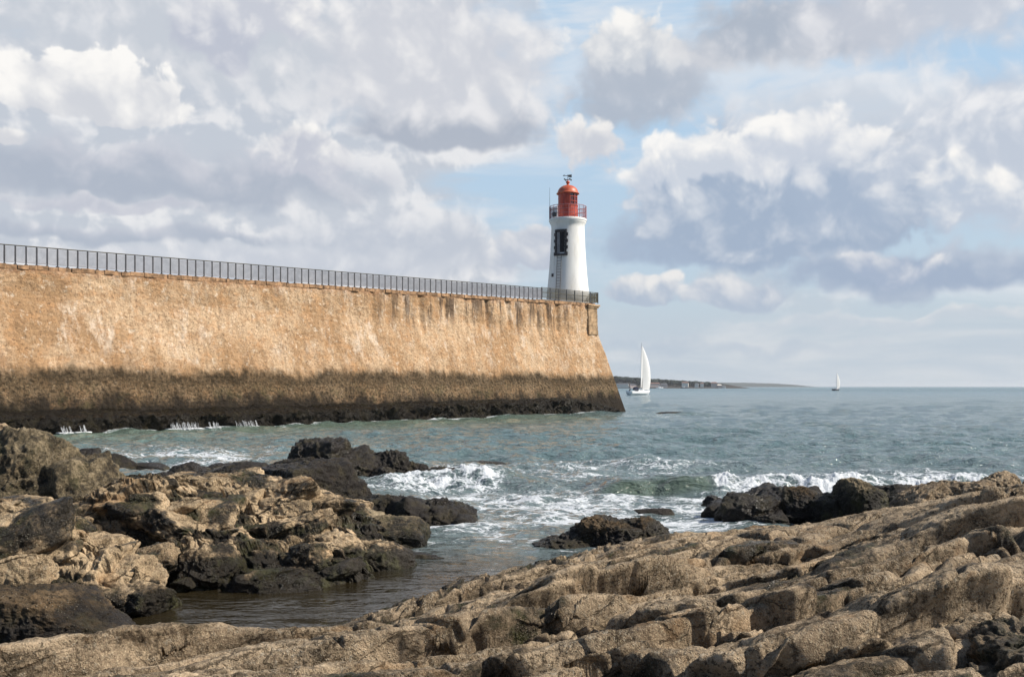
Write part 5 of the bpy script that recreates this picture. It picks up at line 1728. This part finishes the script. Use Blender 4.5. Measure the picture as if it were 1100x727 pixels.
# scrub and trees along its crest read as one mass
rs = np.random.RandomState(3)
Vs, Fs, o_ = [], [], 0
D0, F0 = ico(3)
for i in range(620):
    px = rs.uniform(600, 765)
    yb = np.interp(px, [600, 640, 664, 690, 715, 745, 768], [403.5, 404.5, 406.0, 407.6, 409.4, 411, 412.6])
    d = HD + rs.uniform(-60, 40)
    c = np.array(gd(px, yb + rs.uniform(-.2, 2.6), d - 60))
    s = rs.uniform(1.6, 3.8) * np.array([1.3, 1.0, .75])
    W = D0 * s + c
    W = W + D0 * (1.1 * perlin(W[:, 0] * .4, W[:, 1] * .4, W[:, 2] * .4))[:, None]
    Vs.append(W); Fs.append(F0 + o_); o_ += len(W)
sc = link('headland_woods', np_mesh('woods', np.vstack(Vs), np.vstack(Fs)), M_SCRUB)
tag(sc, 'dark belt of trees and scrub along the crest of the headland', 'woods', kind='stuff')
M_HW = plain('pale_house_wall', (0.62, 0.58, 0.54), .8, .2, var=.1, scale=.2)
M_HP = plain('pink_house_wall', (0.46, 0.37, 0.34), .8, .2, var=.1, scale=.2)
M_HR = plain('clay_roof', (0.20, 0.11, 0.085), .8, .2, var=.2, scale=.3)
M_HS = plain('slate_roof', (0.10, 0.10, 0.115), .7, .2, var=.2, scale=.3)
for (px, py, w, h, wm, rm, lab) in ((669, 412.6, 26, 5.5, M_HW, M_HS, 'pale long house beside the tip of the jetty, on the headland shore'),
                                    (679, 413.0, 14, 4.5, M_HP, M_HS, 'pinkish house left of the yacht on the headland shore'),
                                    (703, 411.8, 22, 5, M_HP, M_HR, 'low pinkish house with a long roof right of the yacht sails'),
                                    (713, 412.6, 15, 5, M_HP, M_HS, 'pinkish house below the dark trees, third from the yacht sails'),
                                    (736, 411.6, 14, 6.5, M_HW, M_HR, 'bright white house in the middle of the headland, largest there'),
                                    (748.5, 412.4, 8, 5, M_HW, M_HS, 'small white house right of the largest bright one on the headland'),
                                    (754, 412.0, 7, 5.5, M_HW, M_HR, 'small tall white house under the trees near the headland tip'),
                                    (767, 412.3, 13, 7.5, M_HP, M_HR, 'tall pinkish house on the headland tip, highest roof there'),
                                    (772.5, 413.4, 9, 4.5, M_HP, M_HW, 'low pink house with a pale roof just right of the tall one on the tip'),
                                    (777, 414.0, 8, 3.5, M_HW, M_HS, 'last pale house out on the low end of the headland')):
    x, y, z = gd(px, py, HD - 150)
    hs = empty('house', (x, y, z - 3.0), rs.uniform(-.3, .3))
    tag(hs, lab, 'house', 'houses on the headland')
    w *= .62; h *= .55
    b = MB(); b.box((0, 0, h / 2 - 1), (w, 9, h + 2)); b.build('wall', wm, hs)
    b = MB(); b.poly([(-w / 2 - .5, -5, h), (w / 2 + .5, -5, h), (w / 2 + .5, 5, h), (-w / 2 - .5, 5, h), (-w / 2 + 1, 0, h + 1.5), (w / 2 - 1, 0, h + 1.5)],
                     [(0, 1, 5, 4), (2, 3, 4, 5), (1, 2, 5), (3, 0, 4), (3, 2, 1, 0)]); b.build('roof', rm, hs)

# ------------------------------------------------------------------ the air
def build_haze():
    m = bpy.data.materials.new('sea_air'); m.use_nodes = True
    t = NT(m.node_tree)
    v = t.n('ShaderNodeVolumePrincipled')
    v.inputs['Color'].default_value = (0.86, 0.91, 0.97, 1)
    v.inputs['Density'].default_value = 0.0001
    v.inputs['Anisotropy'].default_value = 0.2
    o = t.n('ShaderNodeOutputMaterial')
    m.node_tree.links.new(v.outputs[0], o.inputs['Volume'])
    b = MB(); b.box((0, 0, 14.0), (29000, 29000, 33.0))
    h = b.build('haze', m)
    tag(h, 'thin sea air that pales the far headland', kind='stuff')


build_haze()
